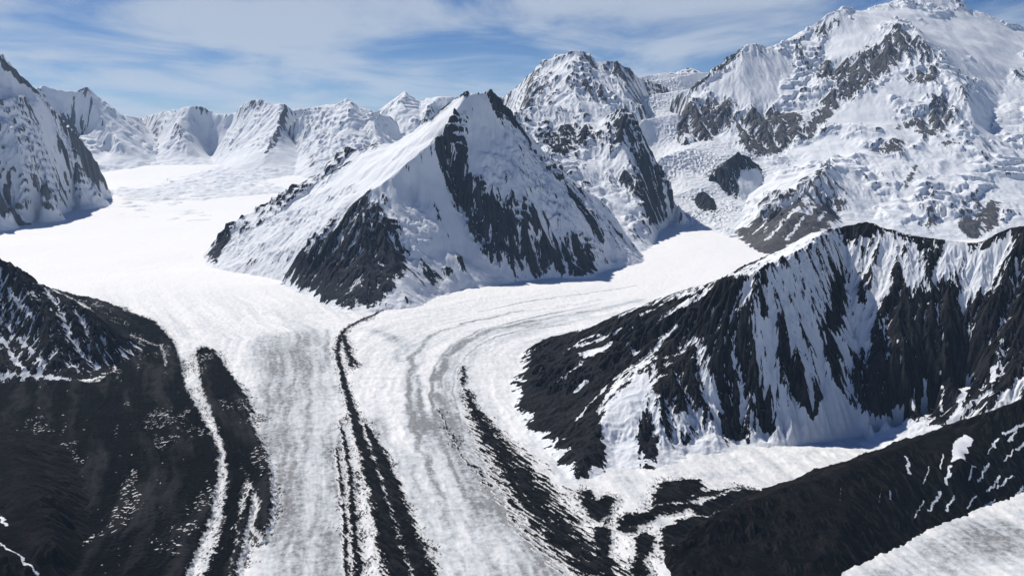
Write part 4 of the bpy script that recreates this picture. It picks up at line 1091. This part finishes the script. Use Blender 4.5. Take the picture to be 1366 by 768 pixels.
MAT = {
    'snow_dark': alpine_material('snow_and_dark_rock', (0.016, 0.019, 0.027), (0.046, 0.048, 0.057), grain=20),
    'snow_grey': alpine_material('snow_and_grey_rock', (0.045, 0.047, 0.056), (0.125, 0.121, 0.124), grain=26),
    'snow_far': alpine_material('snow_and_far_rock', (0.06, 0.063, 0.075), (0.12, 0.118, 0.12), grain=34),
    'wall': alpine_material('snow_and_black_slate', (0.004, 0.005, 0.008), (0.052, 0.050, 0.052), spread=(0.40, 0.85), grain=9, streak=0.22),
    'scree': alpine_material('dark_scree', (0.002, 0.0022, 0.0025), (0.036, 0.032, 0.030), grain=6, bump=0.9, spread=(0.46, 0.90), streak=0.5, amount=0.35),
    'debris': alpine_material('moraine_rubble', (0.002, 0.0026, 0.0036), (0.030, 0.030, 0.032), snow=(0.66, 0.675, 0.69), grain=7, streak=1.0, amount=0.8, soft=0.22, spread=(0.44, 0.90)),
    'glacier': glacier_material(),
}

# ------------------------------------------------------------------ meshes
def tag(o, label, cat, kind='structure', group=None):
    o['label'] = label; o['category'] = cat; o['kind'] = kind
    if group: o['group'] = group

def sheet(name, X, Y, Z, keep, mat, attr):
    """a mesh from a height grid; KEEP says which vertices matter"""
    h, w = Z.shape
    q = keep[:-1, :-1] | keep[1:, :-1] | keep[:-1, 1:] | keep[1:, 1:]
    idx = np.arange(h * w).reshape(h, w)
    F = np.stack([idx[:-1, :-1], idx[:-1, 1:], idx[1:, 1:], idx[1:, :-1]], -1)[q]
    used = np.zeros(h * w, bool); used[F.ravel()] = True
    remap = np.cumsum(used) - 1
    F = remap[F].astype(np.int32)
    co = np.stack([X.ravel()[used], Y.ravel()[used], Z.ravel()[used]], -1).astype(np.float32)
    me = bpy.data.meshes.new(name)
    me.vertices.add(len(co)); me.vertices.foreach_set('co', co.ravel())
    me.loops.add(F.size); me.loops.foreach_set('vertex_index', F.ravel())
    me.polygons.add(len(F)); me.polygons.foreach_set('loop_start', np.arange(0, F.size, 4, dtype=np.int32))
    me.polygons.foreach_set('use_smooth', np.ones(len(F), bool))
    for k, v in attr.items():
        a = me.attributes.new(k, 'FLOAT', 'POINT'); a.data.foreach_set('value', v.ravel()[used].astype(np.float32))
    me.update(calc_edges=True); me.validate()
    me.materials.append(mat)
    o = bpy.data.objects.new(name, me); col.objects.link(o)
    return o

def glacier_z(x, y):
    """the ice surface: long profile, swells, and small crevassed roughness"""
    z = ground_z(x, y) + fbm(x, y, 1100, 2, 0.5, 301) * 9 + fbm(x, y, 150, 3, 0.5, 302) * 2.2
    return z + (ridged(x + 0.5 * y, y * 0.45, 26, 3, 0.55, 303) - 0.4) * 3.8 * sstep(9000, 4500, y)

def stroke_mask(x, y, strokes):
    """tapered strokes: 1 on the line, 0 at the half width, negative beyond"""
    best = np.full(x.shape, -3.0, np.float32); amt = np.zeros(x.shape, np.float32)
    for pts, s in strokes:
        hw = max(p[2] for p in pts)
        m = near(x, y, pts, hw * 3 + 30)
        if not m.any(): continue
        d, wv = seg_dist(x[m], y[m], pts, [p[2] for p in pts])
        k = np.clip(1 - d / np.maximum(wv, 1.0), -3, 1) + (s - 1)
        best[m] = np.maximum(best[m], k)
    return best

LABELS = {
    'pyramid_peak': ('pyramid shaped snow peak between the two arms of the glacier', 'mountain', 'snow_dark'),
    'buttress_ridge': ('shaded rocky buttress ridge just behind the right shoulder of the pyramid peak', 'ridge', 'snow_dark'),
    'domed_peak': ('rounded white peak with rock ribs at the head of the icefall', 'mountain', 'snow_grey'),
    'massif': ('huge snow massif with brown rock cliffs, the highest mountain in view', 'mountain', 'snow_grey'),
    'rock_island': ('small dark rock knob standing in the middle of the icefall', 'rock outcrop', 'snow_dark'),
    'icefall_rocks': ('narrow dark rocks at the foot of the icefall below the rock knob', 'rock outcrop', 'snow_dark'),
    'icefall': ('broken white icefall pouring down between the buttress ridge and the massif', 'icefall', 'snow_grey'),
    'rock_wall': ('steep black rock wall streaked with snow chutes above the cirque', 'rock wall', 'wall'),
    'scree_ridge': ('bare dark scree ridge in front of the snowy cirque floor', 'ridge', 'scree'),
    'icy_mountain': ('blue shaded icy mountain flank falling to the snow basin beside the upper glacier', 'mountain', 'snow_far'),
    'far_mountain': ('far snow peak with a pointed top behind the icy mountain flank', 'mountain', 'snow_far'),
    'far_mountain.001': ('wide far snow range with a blue shaded bowl and a rock rib', 'mountain', 'snow_far'),
    'far_mountain.002': ('far snow range with a crumpled icy face left of the pyramid peak', 'mountain', 'snow_far'),
    'far_mountain.003': ('most distant white peak showing just above the snow shoulder of the pyramid peak', 'mountain', 'snow_far'),
    'far_mountain.004': ('small white knob in front of the most distant peak', 'hill', 'snow_far'),
    'far_mountain.005': ('low far skyline peak at the top of the icefall', 'mountain', 'snow_far'),
    'dark_mountain': ('nearly black mountain flank with thin snow streaks above the debris covered ice', 'mountain', 'wall'),
    'scree_hill': ('bare black scree hillside below the dark mountain, with one thin snow line', 'hillside', 'scree'),
}
NAMES = {'icefall_rocks': 'rock_outcrop', 'rock_island': 'rock_outcrop', 'far_mountain': 'snow_mountain', 'far_mountain.001': 'snow_mountain', 'far_mountain.002': 'snow_mountain', 'far_mountain.003': 'snow_mountain', 'far_mountain.004': 'snow_hill', 'far_mountain.005': 'snow_mountain'}
for name, S in MOUNTAINS.items():
    X, Y, Z, B, G, paint = mountain_grid(S)
    r = rock_mask(S, X, Y, Z, B, G, paint)
    keep = Z > ground_z(X, Y) - 40
    lab, cat, mk = LABELS[name]
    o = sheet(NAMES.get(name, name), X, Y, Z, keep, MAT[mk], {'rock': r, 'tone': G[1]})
    tag(o, lab, cat, 'thing' if cat == 'rock outcrop' else 'structure', group='far mountains behind the snow basin' if name.startswith('far_mountain') else None)

# glacier: one sheet, fine rows near by, wider with distance, out to the horizon
ys = np.concatenate([[-30000, -9000, -2500, 0, 900], np.geomspace(1500, 17000, 900), [18000, 22000, 30000, 45000]])
t = np.linspace(-1, 1, 1000)
half = np.maximum(np.abs(ys), 1500) * 0.66
xs = half[:, None] * t[None, :]
ext = np.full((len(ys), 1), 48000.0)
X = np.concatenate([-ext, -half[:, None] * 1.6, xs, half[:, None] * 1.6, ext], 1); Y = np.repeat(ys[:, None], X.shape[1], 1)
Z = glacier_z(X, Y)
d = np.zeros(X.shape, np.float32)
wx = X + fbm(X, Y, 160, 4, 0.55, 310) * 40; wy = Y + fbm(X, Y, 160, 4, 0.55, 311) * 60
for pts, s in DIRT:
    m = near(X, Y, pts, max(p[2] for p in pts) * 2 + 60)
    hw = max(p[2] for p in pts); kk = min(1.0, hw / 40.0)
    dd, wv = seg_dist(X[m] * (1 - kk) + wx[m] * kk, Y[m] * (1 - kk) + wy[m] * kk, pts, [p[2] for p in pts])
    d[m] = np.maximum(d[m], s * sstep(1.3, 0.2, dd / np.maximum(wv, 1)))
# flow bands: dust lines that follow each ice stream, stronger down-valley
mid = (DEBRIS['moraine']['strokes'][0][0])
sdm, _ = side_dist(X, Y, [p[:2] for p in mid])
for line, sd, sel in ((FLOW_LEFT, 320, 1), (FLOW_RIGHT, 330, -1)):
    lat, al = side_dist(X + fbm(X, Y, 420, 3, 0.5, sd) * 22, Y + fbm(X, Y, 420, 3, 0.5, sd + 1) * 22, line)
    bands = fbm(lat, al / 14.0, 95, 4, 0.62, sd + 2) * 0.5 + fbm(lat, al / 20.0, 24, 3, 0.6, sd + 3) * 0.3
    zone = sstep(6200, 4600, Y) * sstep(0.0, 60.0, sdm * -sel)
    d = np.maximum(d, 0) + np.clip(bands, -0.3, 0.8) * zone * (0.5 + 0.9 * d)
    d = d + zone * 0.17 * (1 + fbm(X, Y, 40, 4, 0.6, sd + 5))
d = np.clip(d, 0, 1)
# loose stones thin out from the moraines over the ice
grit = np.full(X.shape, -1.0, np.float32)
for S in DEBRIS.values():
    for ln, s in S['strokes']:
        m = near(X, Y, ln, 160)
        dd, wv = seg_dist(X[m], Y[m], ln, [p[2] for p in ln])
        grit[m] = np.maximum(grit[m], np.clip(0.28 - (dd - wv) / 100.0, -1, 0.4) * min(1.0, s + 0.2))
    for ln, s in S['polys']:
        m = near(X, Y, ln, 160)
        grit[m] = np.maximum(grit[m], np.clip(0.30 + poly_dist(X[m], Y[m], ln) / 130.0, -1, 0.4))
grit = grit + fbm(X, Y, 130, 4, 0.6, 340) * 0.35
g = sheet('glacier', X, Y, Z, np.ones(X.shape, bool), MAT['glacier'], {'dirt': d, 'grit': grit})
tag(g, 'white valley glacier with grey ice bands winding between the mountains', 'glacier')

DLAB = {
    'moraine': ('long twin dark moraine stripe down the middle of the glacier', 'moraine'),
    'moraine.001': ('diagonal dark moraine streaked with snow beside the rock wall', 'moraine'),
    'moraine.002': ('scattered dark debris patches on the snow at the cirque mouth', 'debris'),
    'debris_ice': ('broad black debris covered ice with a bright winding ice band below the dark mountain', 'debris'),
}
for name, S in DEBRIS.items():
    pts = [(p[0], p[1], p[2] if len(p) > 2 else 0) for grp in ('strokes', 'polys') for ln, _ in S[grp] for p in ln]
    a = np.array(pts, float); mg = 60
    x0, x1, y0, y1 = a[:, 0].min() - mg, a[:, 0].max() + mg, max(1500, a[:, 1].min() - mg), a[:, 1].max() + mg
    st = S['step']
    X, Y = np.meshgrid(np.arange(x0, x1, st), np.arange(y0, y1, st * 1.35))
    sd = S['seed']
    wx = X + fbm(X, Y, 60, 5, 0.65, sd) * 14 * S.get('warp', 1.0); wy = Y + fbm(X, Y, 60, 5, 0.65, sd + 1) * 22 * S.get('warp', 1.0)
    k = stroke_mask(wx, wy, S['strokes'])
    for p, s in S['polys']:
        m = near(X, Y, p, 120)
        dd = np.clip(poly_dist(wx[m], wy[m], p) / 22.0, -3, 1) + (s - 1)
        k[m] = np.maximum(k[m], dd)
    for p, s in S['cuts']:
        c = stroke_mask(wx, wy, [(p, 1.0)]); k = k - np.clip(c + 0.3, 0, 1) * s * 2
    sa, sb = S['streak']
    u = X * 0.83 + Y * 0.55; v = X * 0.55 - Y * 0.83      # along the flow: v
    n = fbm(X, Y, 34, 5, 0.6, sd + 2) * 0.55 * S['rough']
    n = n + fbm(u / 9 * 10, v / 80 * 10, 10, 4, 0.6, sd + 3) * sb * 1.3
    n = n + fbm(X, Y, 10, 3, 0.65, sd + 7) * 0.34
    k = k + n + 0.12
    Z = glacier_z(X, Y) + S['amp'] * np.clip(k + 0.45, -1.4, 0.9) + fbm(X, Y, 16, 3, 0.5, sd + 4) * 1.4 * np.clip(k + 0.4, 0, 1)
    keep = k > -0.85
    r = np.clip(k, -1, 0.55) * 1.3
    if name == 'debris_ice':       # long ridges with the flow, small waves across it; old snow lies in the waves, in belts
        lat, al = side_dist(X + fbm(X, Y, 200, 3, 0.5, sd + 20) * 18, Y, FLOW_DEBRIS)
        ridge = fbm(lat, al / 9.0, 85, 4, 0.55, sd + 21)
        wave = np.sin(al / 2.3 + fbm(X, Y, 90, 3, 0.5, sd + 22) * 9 + lat * 0.02)
        calm = sstep(-0.8, 0.4, k)
        Z = Z + (ridge * 11 + wave * (1.3 + 0.8 * fbm(X, Y, 160, 2, 0.5, sd + 23))) * calm
        belt = sstep(0.0, 0.5, fbm(lat / 1.3, al / 6.0, 80, 3, 0.5, sd + 11)) * sstep(-0.35, 0.3, fbm(X, Y, 150, 3, 0.5, sd + 14))
        dash = np.clip(-wave - 0.2, 0, 1) * sstep(-0.1, 0.35, fbm(lat / 2.0, al, 9, 3, 0.6, sd + 12))
        r = r - dash * 3.2 * belt - np.clip(fbm(X, Y, 20, 4, 0.6, sd + 13) - 0.66, 0, 1) * 4
    tone = fbm(u / 12 * 10, v / 60 * 10, 10, 4, 0.6, sd + 8) if name != 'debris_ice' else ridge * 2.2 - 0.25 + wave * 0.3
    o = sheet({'moraine.001': 'moraine', 'moraine.002': 'debris'}.get(name, name), X, Y, Z, keep, MAT['debris'], {'rock': r, 'tone': tone})
    tag(o, *DLAB[name], kind='stuff' if name in ('moraine.002', 'debris_ice') else 'structure')

# air between the camera and the far peaks: one closed box round everything, sky outside
hb = 50000.0
v = [(x, y, z) for z in (-1900.0, 3500.0) for y in (-32000.0, 47000.0) for x in (-hb, hb)]
me = bpy.data.meshes.new('haze'); me.from_pydata(v, [], [(0, 2, 3, 1), (4, 5, 7, 6), (0, 1, 5, 4), (1, 3, 7, 5), (3, 2, 6, 7), (2, 0, 4, 6)])
hm = bpy.data.materials.new('thin_air'); hm.use_nodes = True
N, L = nodes(hm.node_tree)
pv = N('ShaderNodeVolumePrincipled', i_Density=HAZE, i_Anisotropy=0.0); pv.inputs['Color'].default_value = (0.45, 0.68, 1.0, 1)
o = N('ShaderNodeOutputMaterial'); L(pv.outputs[0], o.inputs['Volume'])
me.materials.append(hm)
ho = bpy.data.objects.new('haze', me); col.objects.link(ho)
tag(ho, 'thin blue air that fades the far snow mountains', 'haze', 'stuff')
